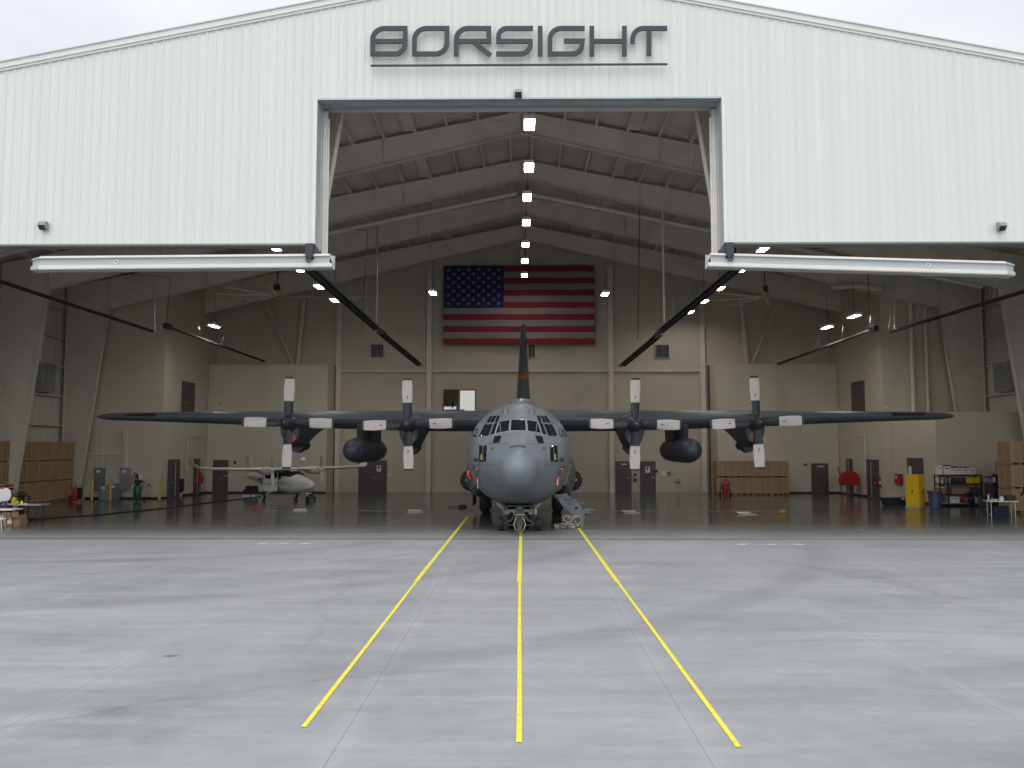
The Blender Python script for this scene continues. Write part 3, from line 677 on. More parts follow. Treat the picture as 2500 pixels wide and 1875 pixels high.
# ------------------------------------------------------------------ tube heaters
def heater(a, c, lab, burner=True, k_=1.0):
    a = Vector(a); c = Vector(c); L = (c-a).length; d = c-a
    t = thing('tube_heater', lab, 'tube heater', a, 0, 'dark tube heaters hanging under the roof')
    e = Vector((d.y, -d.x, 0)).normalized()
    prof = [(x*k_, z*k_) for x, z in [(-.24,-.05),(-.13,.13),(.13,.13),(.24,-.05),(.22,-.05),(.12,.11),(-.12,.11),(-.22,-.05)]]
    b = MB(); b.loft([[q + e*x + Vector((0,0,z)) for x, z in prof] for q in (Vector((0,0,0)), d)]); b.build('reflector', MT['heater'], t)
    b = MB(); b.tube([Vector((0,0,-.02)), d - Vector((0,0,.02))], .055, 8); b.build('radiant_tube', MT['dark'], t, 40)
    b = MB(); n = max(2, int(L/3))
    for k in range(n+1):
        q = d*(k/n)
        for s in (-1, 1): b.cyl(q + e*s*.13 + Vector((0,0,.12)), q + Vector((0,0,.75)), .008, n=4)
        b.cyl(q + Vector((0,0,.75)), q + Vector((0,0,2.6)), .006, n=4)
    b.build('hanging_wire', MT['chrome'], t)
    if burner:
        b = MB(); u = d.normalized(); q = Vector((0,0,0))
        b.bar(q - u*.55 + Vector((0,0,.02)), q - u*.02 + Vector((0,0,.02)), .3, .3); b.bar(q - u*.3 + e*.3, q - u*.3 - e*.3, .06, .06); b.build('burner_box', MT['dark'], t, bevel=.02)
    return t
heater(P(756,656,31.2), P(925,806,46), 'dark tube heater nearest the door left of centre', False)
heater(P(932,813,47), P(1027,893,60), 'dark tube heater farther back left of centre')
heater(P(1795,657,31.2), P(1608,812,46), 'dark tube heater nearest the door right of centre', False)
heater(P(1603,822,47), P(1516,895,60), 'dark tube heater farther back right of centre')
heater(P(-60,668,31.2), P(372,809,46), 'dark tube heater nearest the door at the far left', False, .55)
heater(P(416,800,47), P(644,882,60), 'dark tube heater farther back on the far left', True, .5)
heater(P(2560,694,31.2), P(2175,810,46), 'dark tube heater nearest the door at the far right', False, .55)
heater(P(2127,806,47), P(1899,889,60), 'dark tube heater farther back on the far right', True, .5)
# ------------------------------------------------------------------ flag
def flag():
    a = P(1082, 841, 61.8); c = P(1451, 648, 61.8); x0, x1, z0, z1 = a.x, c.x, a.z, c.z; W = x1-x0; Hh = z1-z0
    red = mat('flag_red', (.23,.018,.030), .8, var=.06); wh = mat('flag_white', (.27,.235,.235), .8, var=.04); bl = mat('flag_blue', (.010,.018,.085), .8, var=.06)
    b = MB(); sh = Hh/13
    def yy(x, z): return 61.8 + .045*math.sin(x*1.7+z*.6) + .02*math.sin(x*4.3+z*.3)
    nx = 40
    for k in range(13):
        zt_ = z1 - sh*k; zb_ = zt_ - sh; mi = 0 if k % 2 == 0 else 1
        for i in range(nx):
            xa = x0+W*i/nx; xb = x0+W*(i+1)/nx
            m = 2 if (k < 7 and (xa+xb)/2 < x0+W*.4) else mi
            b.add([(xa,yy(xa,zb_),zb_),(xb,yy(xb,zb_),zb_),(xb,yy(xb,zt_),zt_),(xa,yy(xa,zt_),zt_)], [(0,1,2,3)], m)
    cw = W*.4; ch = sh*7
    for r in range(9):
        n = 6 if r % 2 == 0 else 5
        for q in range(n):
            cx = x0 + cw*((2*q+1 if n == 6 else 2*q+2))/12; cz = z1 - ch*(r+1)/10
            pts = []
            for i in range(10):
                rr = .17 if i % 2 == 0 else .068; t = R(90+36*i); pts.append((cx+rr*math.cos(t), yy(cx, cz)-.03, cz+rr*math.sin(t)))
            b.add(pts, [tuple(range(10))], 1)
    o = b.build('flag', [red, wh, bl], recalc=False)
    so = o.modifiers.new('thickness', 'SOLIDIFY'); so.thickness = .006
    tag(o, 'large stars and stripes flag hung flat on the back wall', 'flag')
flag()
# ------------------------------------------------------------------ four engined transport aircraft
MT['fus'] = mat('aircraft_grey', (.155,.178,.194), .5, var=.12, scale=1.3, stretch=(1.6,1.6,.6), bump=.14, bscale=1.2)
MT['radome'] = mat('radome_grey', (.17,.197,.213), .46, var=.05, scale=2.)
MT['wing'] = mat('wing_grey', (.088,.104,.12), .45, var=.12, scale=1.0, stretch=(.5,2,2))
MT['wingdk'] = mat('deice_boot', (.018,.018,.02), .6, var=.1)
MT['prop'] = mat('propeller_blade', (.62,.57,.53), .38, .0, var=.04, scale=3)
MT['cuff'] = mat('blade_cuff', (.03,.033,.038), .5, var=.2, scale=6)
MT['tip'] = mat('blade_tip', (.05,.048,.03), .5)
MT['nac'] = mat('nacelle_grey', (.05,.058,.072), .5, var=.2, scale=2.)
MT['blackt'] = mat('stencil_black', (.02,.022,.025), .6)
MT['fglass'] = mat('cockpit_glass', (.010,.016,.016), .07, var=.3, scale=8, spec=.7)
MT['frame'] = mat('window_frame_grey', (.30,.32,.32), .5, var=.08)
MT['olive'] = mat('olive_towbar', (.10,.105,.07), .6, var=.35, scale=9)
AC = thing('transport_aircraft', 'large grey four engined propeller transport aircraft parked nose out in the hangar', 'aircraft', (-.14, 30.2, 0), R(-.55))
bpy.context.view_layer.update()
ACM = Matrix.Translation((-.14, 30.2, 0)) @ Matrix.Rotation(R(-.55), 4, 'Z'); ACI = ACM.inverted()
def ring(y, zm, top, bot, hw, n=48, ex=2.15, cx=0.):
    out = []
    for i in range(n):
        t = 2*math.pi*i/n; c, s = math.cos(t), math.sin(t)
        x = hw*math.copysign(abs(c)**(2/ex), c); q = math.copysign(abs(s)**(2/ex), s)
        out.append(Vector((cx + x, y, zm + (q*(top-zm) if q > 0 else q*(zm-bot)))))
    return out
ST = []
for k in range(9):
    y_ = .003 + .30*(k/8)**2; q_ = (y_/.303)**.5
    ST.append((y_, 2.42, 2.42 + .50*q_, 2.42 - .53*q_, .51*q_, 2.0))
ST += [(.42,2.42,2.99,1.82,.575,2),(.6,2.42,3.06,1.74,.655,2),(.85,2.43,3.14,1.64,.77,2),(1.15,2.45,3.24,1.53,.92,2),(1.5,2.49,3.36,1.42,1.11,2.02),
      (1.85,2.54,3.49,1.30,1.31,2.04),(2.15,2.59,3.62,1.20,1.47,2.07),(2.4,2.63,3.75,1.12,1.60,2.1),(2.65,2.68,3.98,1.06,1.71,2.12),(2.9,2.72,4.22,1.01,1.80,2.14),(3.2,2.77,4.44,.96,1.89,2.15),(3.7,2.83,4.68,.91,2.0,2.15),
      (4.3,2.88,4.88,.86,2.07,2.12),(5.2,2.92,5.02,.83,2.11,2.08),(6.5,2.95,5.1,.81,2.12,2.05),(10,2.95,5.1,.8,2.12,2.05),(18,2.95,5.12,.8,2.12,2.05),(20,3.1,5.16,1.05,2.09,2.05),(22.5,3.5,5.25,1.9,1.95,2.05),(25,4.0,5.35,2.9,1.5,2.05),(27.5,4.55,5.42,3.9,.9,2),(29.5,5.0,5.4,4.7,.3,2)]
fb = MB(); fb.loft([ring(*s[:5], ex=s[5]) for s in ST])
FV = [tuple(p) for p in fb.v]; FF = [tuple(f) for f in fb.f]
BV = BVHTree.FromPolygons([Vector(v) for v in FV], FF)
# smooth version for ray casting: subdivide stations with Catmull-Rom
def cr(a, b, c, d, t): return .5*((2*b) + (c-a)*t + (2*a-5*b+4*c-d)*t*t + (3*b-a-3*c+d)*t**3)
ST2 = []
for i in range(len(ST)-1):
    q = [ST[max(i-1,0)], ST[i], ST[i+1], ST[min(i+2, len(ST)-1)]]
    for k in range(4 if i > 0 else 1):
        t = k/4
        if i == 0: ST2.append(ST[0]); continue
        y = ST[i][0] + (ST[i+1][0]-ST[i][0])*t
        ST2.append(tuple([y] + [cr(q[0][j], q[1][j], q[2][j], q[3][j], t) if not (ST[i][j] == ST[i+1][j]) else ST[i][j] for j in range(1, 6)]))
ST2.append(ST[-1])
fb = MB(); fb.loft([ring(*s[:5], n=72, ex=s[5]) for s in ST2])
fv = [Vector(p) for p in fb.v]; BV = BVHTree.FromPolygons(fv, fb.f)
fus = fb.build('fuselage', MT['fus'], AC, 50)
fus.data.materials.append(MT['radome'])
for p in fus.data.polygons:
    if p.center.y < .62: p.material_index = 1
def hit(u, v, bvh=None, inv=None):
    inv = inv or ACI; o = inv @ CAM; d = (inv.to_3x3() @ ray(u, v)).normalized()
    loc, nor, idx, dist = (bvh or BV).ray_cast(o, d)
    if loc is None: loc, nor, idx, dist = (bvh or BV).find_nearest(o + d*((34.0)/1))
    if nor.dot(d) > 0: nor = -nor
    return loc, nor
def patch(b, quad, off=.012, n=6, m=5, mi=0, thick=.03, h=hit):
    (a, c, d, e) = [Vector(q) for q in quad]; G1 = []
    for j in range(m+1):
        for i in range(n+1):
            s, t = i/n, j/m; q = (a*(1-s) + c*s)*(1-t) + (e*(1-s) + d*s)*t
            G1.append(h(*q))
    N = (n+1)*(m+1); vs = [l + nn*off for l, nn in G1] + [l - nn*thick for l, nn in G1]; fs = []
    for j in range(m):
        for i in range(n):
            k = j*(n+1)+i; fs += [(k,k+1,k+n+2,k+n+1), (N+k,N+k+n+1,N+k+n+2,N+k+1)]
    for i in range(n): fs += [(i,N+i,N+i+1,i+1), (m*(n+1)+i,m*(n+1)+i+1,N+m*(n+1)+i+1,N+m*(n+1)+i)]
    for j in range(m): k = j*(n+1); fs += [(k,k+n+1,N+k+n+1,N+k), (k+n,N+k+n,N+k+2*n+1,k+2*n+1)]
    b.add(vs, fs, mi)
def K(x, y): return (1110 + x/6.9125, 980 + y/6.9125)      # zoomed cockpit view -> photo pixels
def mir(q): return [(2*1075 - x, y) for x, y in q]
def grow(q, g):
    cx = sum(x for x, y in q)/4; cy = sum(y for x, y in q)/4
    return [(x + math.copysign(g, x-cx), y + math.copysign(g, y-cy)) for x, y in q]
WIN = [[(960,312),(1188,312),(1200,492),(943,492)],
       [(760,345),(928,318),(912,500),(697,536)], 
       [(668,380),(730,350),(672,550),(600,574)],
       [(573,390),(642,388),(570,578),(487,583)],[(507,395),(565,392),(478,583),(413,585)],
       [(603,255),(648,254),(585,358),(538,360)],[(660,250),(707,248),(652,355),(603,357)],[(720,245),(768,243),(730,352),(683,355)],
       [(678,590),(790,584),(752,700),(645,706)],
       [(420,750),(476,749),(470,1015),(415,1016)],[(490,748),(547,749),(536,1015),(484,1015)]]
for k, q in enumerate(WIN):
    for side in (0, 1):
        if side and k == 0: continue
        qq = q if not side else [mir(q)[i] for i in (1,0,3,2)]
        b = MB(); patch(b, [K(*p) for p in grow(qq, 10 if k in (0,1,2) else 5)], .010, 8, 6)
        fr = b.build('window_frame', MT['frame'] if k in (0,1,2) else MT['fus'], AC, 30)
        b = MB(); patch(b, [K(*p) for p in qq], .018, 8, 6); b.build('window_pane', MT['fglass'], fr, 30)
        if k == 1:   # wiper
            b = MB(); x0 = 785 if not side else 1365; x1 = 768 if not side else 1385
            pts = [hit(*K(x0+(x1-x0)*t, 545-165*t)) for t in (0,.25,.5,.75,1)]
            b.tube([l+n*.05 for l, n in pts], .010, 6); b.build('wiper', MT['frame'], AC)
        if k == 9:   # yellow bottle seen behind the low panes
            b = MB(); s = 458 if not side else 1690
            patch(b, [K(s-7,890),K(s+7,890),K(s+10,985),K(s-10,985)], .024, 3, 4); b.build('oxygen_bottle', MT['yellow'], fr, 30)
# nose slot, probes, bumps, seams
b = MB()
for i in range(10):
    x0 = 935+27*i; x1 = x0+27; f = lambda x: 22*((x-1070)/135)**2
    patch(b, [K(x0,740+f(x0)),K(x1,740+f(x1)),K(x1,768+f(x1)),K(x0,768+f(x0))], .012, 1, 1)
b.build('nose_vent', MT['nac'], AC)
for s in (660, 1482):
    l, n = hit(*K(s, 788)); t = MB(); t.cyl(l - n*.02, l + n*.09, .07, .055, 16); t.cyl(l+n*.08, l+n*.1, .05, n=14); sx = -1 if s < 1000 else 1
    e = Vector((sx*.13,0,0)); l2, n2 = hit(*K(s + sx*(-20 if 0 else 24), 788)); t.cyl(l2, l2+n2*.06, .045, n=12)
    t.build('taxi_light', MT['fus'], AC, 40)
b = MB(); ln = [hit(*K(1060, y)) for y in range(990, 1160, 20)]; b.tube([l+n*.012 for l, n in ln], .008, 6); b.build('lightning_strip', MT['frame'], AC)
for x in (860, 1300):
    l, n = hit(*K(x, 185)); b = MB(); b.loft([[l + Vector((r*math.cos(R(a)), r*1.4*math.sin(R(a)), z)) for a in range(0,360,30)] for r, z in ((.14,-.12),(.12,.05),(.07,.16),(.03,.2))]); b.build('antenna_fairing', MT['fus'], AC, 60)
b = MB(); b.ell((.05, 7.2, 5.03), (.66, 1.3, .3), 24, 10, a0=0); b.build('dome_fairing', MT['fus'], AC, 60)
b = MB(); b.ell((.05, 6.1, 5.18), (.05, .1, .09), 10, 6); b.build('beacon', MT['paper'], AC, 60)
# stencils
def text(name, s, x, y, hgt, wid=None, mtl='blackt', sx=1.0, slant=0):
    cu = bpy.data.curves.new(name, 'FONT'); cu.body = s; cu.offset = .022; cu.size = 1; cu.resolution_u = 2
    o = bpy.data.objects.new('tmp', cu); col.objects.link(o); bpy.context.view_layer.update()
    me = bpy.data.meshes.new_from_object(o.evaluated_get(bpy.context.evaluated_depsgraph_get())); bpy.data.objects.remove(o)
    bm = bmesh.new(); bm.from_mesh(me); bmesh.ops.subdivide_edges(bm, edges=[e for e in bm.edges if e.calc_length() > .2], cuts=2, use_grid_fill=False)
    bmesh.ops.triangulate(bm, faces=bm.faces)
    w = max(v.co.x for v in bm.verts); k = hgt/.73
    kx = k if wid is None else wid/w
    for v in bm.verts:
        l, n = hit(*K(x + v.co.x*kx + slant*v.co.y, y - v.co.y*k)); v.co = l + n*.010
    bm.to_mesh(me); bm.free(); me.materials.clear(); me.materials.append(MT[mtl])
    ob = bpy.data.objects.new(name, me); col.objects.link(ob); ob.parent = AC; return ob
text('stencil_number', '0548', 330, 1016, 66, 68); text('stencil_number', '0548', 1765, 1016, 66, 72)
text('stencil_text', 'CCT', 315, 1150, 55, 48); text('stencil_text', 'CCT 31', 1760, 1150, 55, 92)
text('stencil_text', 'US', 1768, 600, 140, 128, slant=-42)
text('stencil_text', 'CE', 292, 595, 140, 85, slant=48)
# wings: stations x, chord LE y, TE y, z of top, thickness
def airfoil(x, le, te, zt_, th, n=14):
    up, lo = [], []
    for i in range(n+1):
        t = (1-math.cos(math.pi*i/n))/2; y = le + (te-le)*t
        yt = 5*(.2969*math.sqrt(t) - .126*t - .3516*t*t + .2843*t**3 - .1015*t**4)   # half thickness fraction (max .5)
        up.append(Vector((x, y, zt_ - th*.5 + yt*th*1.0))); lo.append(Vector((x, y, zt_ - th*.5 - yt*th*1.0)))
    return up + lo[-2:0:-1]
for s in (-1, 1):
    b = MB(); stn = [(0.3,10.15,15.1,5.0,1.04),(5.0,10.15,15.1,5.0,1.0),(10.4,10.25,14.7,4.985,.82),(15.4,10.4,13.9,4.95,.57),(19.1,10.5,13.2,4.90,.40),(20.0,10.6,13.0,4.87,.34),(20.45,10.8,12.8,4.82,.24),(20.7,11.1,12.5,4.76,.12)]
    b.loft([airfoil(s*x, l, t, z, th) for x, l, t, z, th in stn]); wg = b.build('wing', MT['wing'], AC, 40)
    b = MB(); b.loft([[Vector(p) + Vector((0,-.008,0)) for p in airfoil(s*x, l, l+.9, z-.01, th*.62, 8)] for x, l, z, th in ((17.5,10.44,4.855,.34),(19.0,10.49,4.835,.31))]); b.build('deice_panel', MT['wingdk'], wg, 40)
    b = MB(); b.cyl((s*20.66,11.4,4.70),(s*20.7,12.3,4.70),.035,n=8); b.build('wing_tip_light', MT['dark'], wg)
    # flap and fairing on the inner wing
    b = MB(); b.bar((s*2.1,13.4,4.42),(s*9,13.3,4.40),.9,.3); b.build('flap', MT['wing'], wg)
# engines
def engine(x, zc, ang, white_mark):
    s = 1 if x > 0 else -1; n = thing('engine', None, None, (x, 7.8, zc)); n.parent = AC
    def rg(y, hw, top, bt, ex=2.3, cz=0): return ring(y, cz, top, bt, hw, 28, ex)
    b = MB(); b.loft([rg(.30,.36,.36,-.80,2.2,-.15), rg(.36,.44,.43,-.90,2.2,-.15), rg(.7,.50,.47,-.98), rg(1.5,.55,.5,-1.08), rg(2.3,.56,.5,-1.05), rg(3.3,.54,.48,-.72), rg(4.5,.50,.4,-.38), rg(6.2,.40,.2,-.12), rg(7.4,.18,.05,-.02)])
    nc = b.build('nacelle', MT['nac'], n, 45)
    b = MB(); b.cyl((0,2.5,-.98),(0,3.05,-1.0),.22,.24,16); b.cyl((s*.0,1.5,-1.08),(0,2.1,-1.1),.26,.26,12); b.build('oil_cooler', MT['dark'], n, 45)
    # intake with red cover
    b = MB(); b.torus((0,.30,-.66), .17, .022, 24, 8, 'y')
    for p in b.v: p.x = p.x*.72 - s*.13; p.y -= .02
    b.build('intake_lip', MT['frame'], n, 50)
    b = MB(); b.ell((-s*.13,.27,-.66), (.10,.08,.155), 20, 8); b.build('intake_cover', MT['orange'], n, 50)
    b = MB(); b.lathe([(0,-.62),(.10,-.60),(.2,-.5),(.28,-.32),(.33,-.1),(.36,.1),(.37,.32)], n=28, axis='y'); sp_ = b.build('spinner', MT['cuff'], n, 50)
    b = MB(); b.ell((0,-.62,0),(.03,.03,.03),8,6); b.build('spinner_bolt', MT['chrome'], sp_, 50)
    for k in range(4):
        a = R(ang + 90*k); M = Matrix.Rotation(a, 4, 'Y')
        def sec(r, w, th, tw, off=0, m=12):
            out = []
            for i in range(m):
                t = 2*math.pi*i/m; px, py = w/2*math.cos(t) + off, th/2*math.sin(t)
                out.append(Vector((px*math.cos(tw) - py*math.sin(tw), px*math.sin(tw) + py*math.cos(tw), r)))
            return out
        b = MB(); b.loft([sec(.2,.22,.2,.5), sec(.36,.32,.2,.42), sec(.5,.40,.16,.36), sec(.96,.41,.12,.28)], M=M); bl = b.build('blade_cuff', MT['cuff'], n, 35)
        b = MB(); b.loft([sec(.955,.42,.075,.26), sec(1.2,.45,.065,.22), sec(1.5,.47,.055,.16), sec(1.8,.44,.045,.11), sec(1.965,.405,.04,.09)], M=M); b.build('blade', MT['prop'], bl, 35)
        b = MB(); b.loft([sec(1.965,.405,.04,.09), sec(2.03,.39,.038,.08), sec(2.06,.33,.03,.08)], M=M); b.build('blade_tip', MT['tip'], bl, 35)
        b = MB(); b.loft([sec(.955,.43,.085,.26), sec(.99,.43,.085,.26)], M=M); b.build('blade_band', MT['galv'], bl, 35)
        b = MB()
        if white_mark: b.loft([[M @ Vector((.035*math.cos(t)+.03, -.045, 1.10+.09*math.sin(t)+yy)) for t in [6.283*i/12 for i in range(12)]] for yy in (0,)], True, False)
        else:
            for dx, dz, w, h in ((0,.05,.045,.10),(0,.12,.07,.012),(0,-.0,.07,.012)):
                b.add([M @ Vector((dx-w/2, -.046, 1.15+dz-h/2)), M @ Vector((dx+w/2, -.046, 1.15+dz-h/2)), M @ Vector((dx+w/2, -.046, 1.15+dz+h/2)), M @ Vector((dx-w/2, -.046, 1.15+dz+h/2))], [(0,1,2,3)])
        b.build('blade_emblem', MT['paper'] if white_mark else MT['red'], bl)
for x, z, a, w in ((-10.36,4.30,1.0,1),(-5.0,4.22,-1.5,0),(5.08,4.22,1.0,0),(10.44,4.30,-2.5,0)): engine(x, z, a, w)
# external tanks and pylons
for s in (-1, 1):
    b = MB(); n = 24; prof = [(0,0),(.10,.02),(.26,.12),(.42,.35),(.52,.7),(.575,1.2),(.59,2),(.59,5.6),(.55,6.5),(.42,7.4),(.2,8.2),(0,8.5)]
    tx_ = 7.68 if s < 0 else 7.78; b.lathe([(r, y) for r, y in prof], (s*tx_, 8.5, 3.06), n, axis='y'); tk = b.build('drop_tank', MT['nac'], AC, 50)
    b = MB(); b.prism([(s*tx_-.14,10.6,3.5),(s*tx_-.14,10.3,4.3),(s*tx_-.14,14.2,4.3),(s*tx_-.14,14.6,3.5)], (.28,0,0)); b.build('tank_pylon', MT['nac'], AC, bevel=.04)
    b = MB(); b.prism([(s*tx_-.28,12.3,3.55),(s*tx_-.28,12.3,4.3),(s*tx_-.28,15.0,4.3),(s*tx_-.28,14.8,3.55)], (.56,0,0)); b.build('tank_pylon', MT['nac'], AC, bevel=.04)
# tail
b = MB()
def fin(y0, y1, z, w, n=10): 
    return [Vector((w*math.sin(math.pi*t**.6), y0+(y1-y0)*t, z)) for t in [i/n for i in range(n+1)]] + [Vector((-w*math.sin(math.pi*t**.6), y0+(y1-y0)*t, z)) for t in [i/n for i in range(n-1,0,-1)]]
FL = [(5.0,21.0,.52,29.2),(6.2,23.3,.45,29.4),(7.6,24.35,.37,29.5),(7.95,24.6,.355,29.5),(9.5,25.7,.27,29.4),(11.0,26.7,.19,29.2),(11.45,27.1,.14,29.0),(11.66,27.7,.06,28.8)]
b.loft([fin(y0, y1, z, w) for z, y0, w, y1 in FL]); fn = b.build('tail_fin', MT['nac'], AC, 45)
b = MB(); b.loft([fin(y0-.012, y1, z, w+.01) for z, y0, w, y1 in FL[2:4]]); b.build('fin_band', MT['orange'] if 0 else mat('fin_band_red', (.30,.05,.03), .5, var=.35, scale=6), fn, 45)
for s in (-1, 1):
    b = MB(); b.loft([airfoil(s*x, l, t, 5.3, th) for x, l, t, th in ((.2,25.2,29,.45),(4,25.9,28.8,.32),(8.0,26.7,28.5,.18))]); b.build('tailplane', MT['wing'], AC, 45)
# undercarriage sponsons and wheels
for s in (-1, 1):
    b = MB(); b.loft([ring(y, zc, t, bt, hw, 24, 2.2, s*cx) for y, zc, t, bt, hw, cx in ((8.6,1.9,2.3,1.5,.15,2.0),(9.2,1.9,2.7,1.1,.45,1.95),(10.2,1.9,2.95,.9,.62,1.95),(12,1.9,2.95,.8,.70,1.95),(16,1.9,2.9,.8,.70,1.95),(18.5,1.9,2.5,1.1,.4,1.95),(19.5,1.9,2.1,1.6,.1,1.95))]); sp2 = b.build('gear_sponson', MT['fus'], AC, 50)
    b = MB(); b.lathe([(0,0),(.30,.02),(.48,.1),(.52,.3),(.52,.8)], (s*2.42, 11.0, 1.62), 22, axis='y')
    b.build('sponson_intake', MT['black'], sp2, 50)
    b = MB(); b.ell((s*2.62, 10.96, 1.65),(.05,.03,.05),8,6); b.build('intake_badge', MT['paper'], sp2)
    for y in (12.2, 13.75):
        b = MB(); b.lathe([(.12,-.24),(.36,-.25),(.52,-.25),(.63,-.19),(.68,-.1),(.69,0),(.68,.1),(.63,.19),(.52,.25),(.36,.25),(.12,.24)], (s*1.78, y, .69), 32, axis='x'); wh = b.build('main_wheel', MT['black'], AC, 45)
        b = MB(); b.lathe([(.05,-.2),(.30,-.24),(.33,-.255)], (s*1.78, y, .69), 20, axis='x'); b.lathe([(.33,.255),(.30,.24),(.05,.2)], (s*1.78, y, .69), 20, axis='x'); b.build('wheel_hub', MT['frame'], wh, 45)
    b = MB(); b.cyl((s*1.78,12.95,.6),(s*1.78,12.95,1.6),.14,n=14); b.build('gear_strut', MT['frame'], AC, 40)
    b = MB(); b.prism([(s*2.33,11.6,.35),(s*2.33,14.4,.35),(s*2.33,14.4,1.3),(s*2.33,11.6,1.3)], (s*.04,0,0)); b.build('gear_door', MT['nac'], AC)
for s in (-1, 1):
    b = MB(); b.lathe([(.1,-.14),(.3,-.15),(.43,-.12),(.47,-.05),(.475,0),(.47,.05),(.43,.12),(.3,.15),(.1,.14)], (s*.30, 3.75, .48), 28, axis='x'); wh = b.build('nose_wheel', MT['black'], AC, 45)
    b = MB(); b.lathe([(.03,-.155),(.2,-.15)], (s*.30, 3.75, .48), 18, axis='x'); b.build('wheel_hub', MT['frame'], wh, 45)
    b = MB(); b.prism([(s*.62,2.9,.52),(s*.62,4.4,.52),(s*.52,4.4,1.08),(s*.52,2.9,1.08)], (s*.025,0,0)); b.build('gear_door', MT['nac'], AC)
    b = MB(); b.bar((s*.85,3.0,1.05),(s*.55,3.05,.78),.07,.07); b.bar((s*.55,3.05,.78),(s*.62,3.05,.62),.05,.05); b.build('door_link', MT['frame'], AC)
b = MB(); b.cyl((0,3.75,.48),(0,3.6,1.3),.1,n=14); b.cyl((-.3,3.75,.48),(.3,3.75,.48),.06,n=10); b.build('nose_gear_strut', MT['frame'], AC, 40)
b = MB(); b.box(-.52,.52,2.6,4.9,.93,1.0); b.build('gear_bay', MT['black'], AC)
# crew door folded down with steps
D = thing('crew_door', None, None, (0,0,0)); D.parent = AC
def al(p): return ACI @ p
A0 = al(P(1366,1218,35.2)); A1 = al(P(1427,1266,36.4)); 
e = (A1-A0).normalized(); wdt = Vector((0,1,0)); wdt = (wdt - e*wdt.dot(e)).normalized(); nrm = e.cross(wdt).normalized(); 
if nrm.z < 0: nrm = -nrm
b = MB(); 
def dp(t, w, h): return A0 + (A1-A0)*t + wdt*w + nrm*h
cur = lambda t: -.12*math.sin(math.pi*t)
n = 10
b.loft([[dp(t,0,cur(t)), dp(t,.95,cur(t)), dp(t,.95,cur(t)-.07), dp(t,0,cur(t)-.07)] for t in [i/n for i in range(n+1)]]); b.build('door_skin', MT['frame'], D, 40)
b = MB()
for w in (0.0, .9):
    pts = [(0,.03),(.1,.12),(.3,.08),(.42,.20),(.55,.42),(.72,.36),(.75,.28),(.92,.42),(1.0,.34),(1.0,0)]
    poly = [dp(t, w, h+cur(t)*.6) for t, h in pts] + [dp(t, w, cur(t)-.02) for t in (.8,.6,.4,.2,0)]
    b.prism(poly, wdt*.04)
o = b.build('side_rail', mat('door_rail_grey', (.30,.33,.36), .5), D)
b = MB()
for t, h in ((.16,.12),(.56,.40),(.93,.40)):
    q = dp(t, .02, h+cur(t)*.6); b.box(q.x-.02, q.x+.28, q.y, q.y+.9, q.z-.03, q.z)
b.build('step', MT['fus'], D)
b = MB()
for t, h in ((.57,.26),(.95,.24)):
    q = dp(t, -.02, h+cur(t)*.6-.05); b.cyl(q, q + Vector((0,-.02,0)), .06, n=14)
b.build('lightening_hole', MT['black'], D)
b = MB(); q = dp(.47, -.02, .2); l, nn = hit(1391, 1185); b.tube([q, l + nn*.12 + Vector((0,0,.3))], .012, 6); b.build('door_cable', MT['frame'], D)
# strap down the side next to the door
pts = [hit(*K(x, y)) for x, y in ((2000,1065),(1990,1130),(1965,1220))] + [hit(1050+x/3.687, 900+y/3.687) for x, y in ((1262,985),(1245,1040),(1215,1090),(1190,1130))]
b = MB(); b.tube([l + n*.03 for l, n in pts], [.035,.035,.033,.03,.025,.02,.02], 6); tag(b.build('door_strap', mat('tan_strap', (.30,.17,.05), .7, var=.2, scale=12)), None)
st_ = bpy.data.objects['door_strap']; st_.parent = AC
# panel seams round the fuselage
MT['seam'] = mat('panel_seam', (.07,.08,.09), .6, var=.1)
for y in (5.05,):
    k = min(range(len(ST2)), key=lambda i: abs(ST2[i][0]-y)); s_ = ST2[k]
    rg = ring(*s_[:5], n=72, ex=s_[5]); b = MB(); b.tube([p + (p-Vector((0,p.y,s_[1]))).normalized()*.001 for p in rg+[rg[0]]], .006, 4, c0=False, c1=False); b.build('panel_seam', MT['seam'], AC)
def seam(pts):
    b = MB(); b.tube([(lambda t: t[0]+t[1]*.002)(hit(*p)) for p in pts], .008, 4); b.build('panel_seam', MT['seam'], AC)
for sx in (0, 1):
    M2 = (lambda x: x) if not sx else (lambda x: 2150-x)
    seam([K(M2(395), y) for y in range(720, 1250, 40)]); seam([K(M2(x), 1060) for x in range(230, 700, 40)])
    seam([K(M2(x), 728 - .02*x) for x in range(240, 900, 50)]); seam([C1_(M2(760)-0, y) for y in ()] or [K(M2(610), y) for y in range(700, 1240, 45)])
seam([K(1073, y) for y in range(520, 740, 30)])
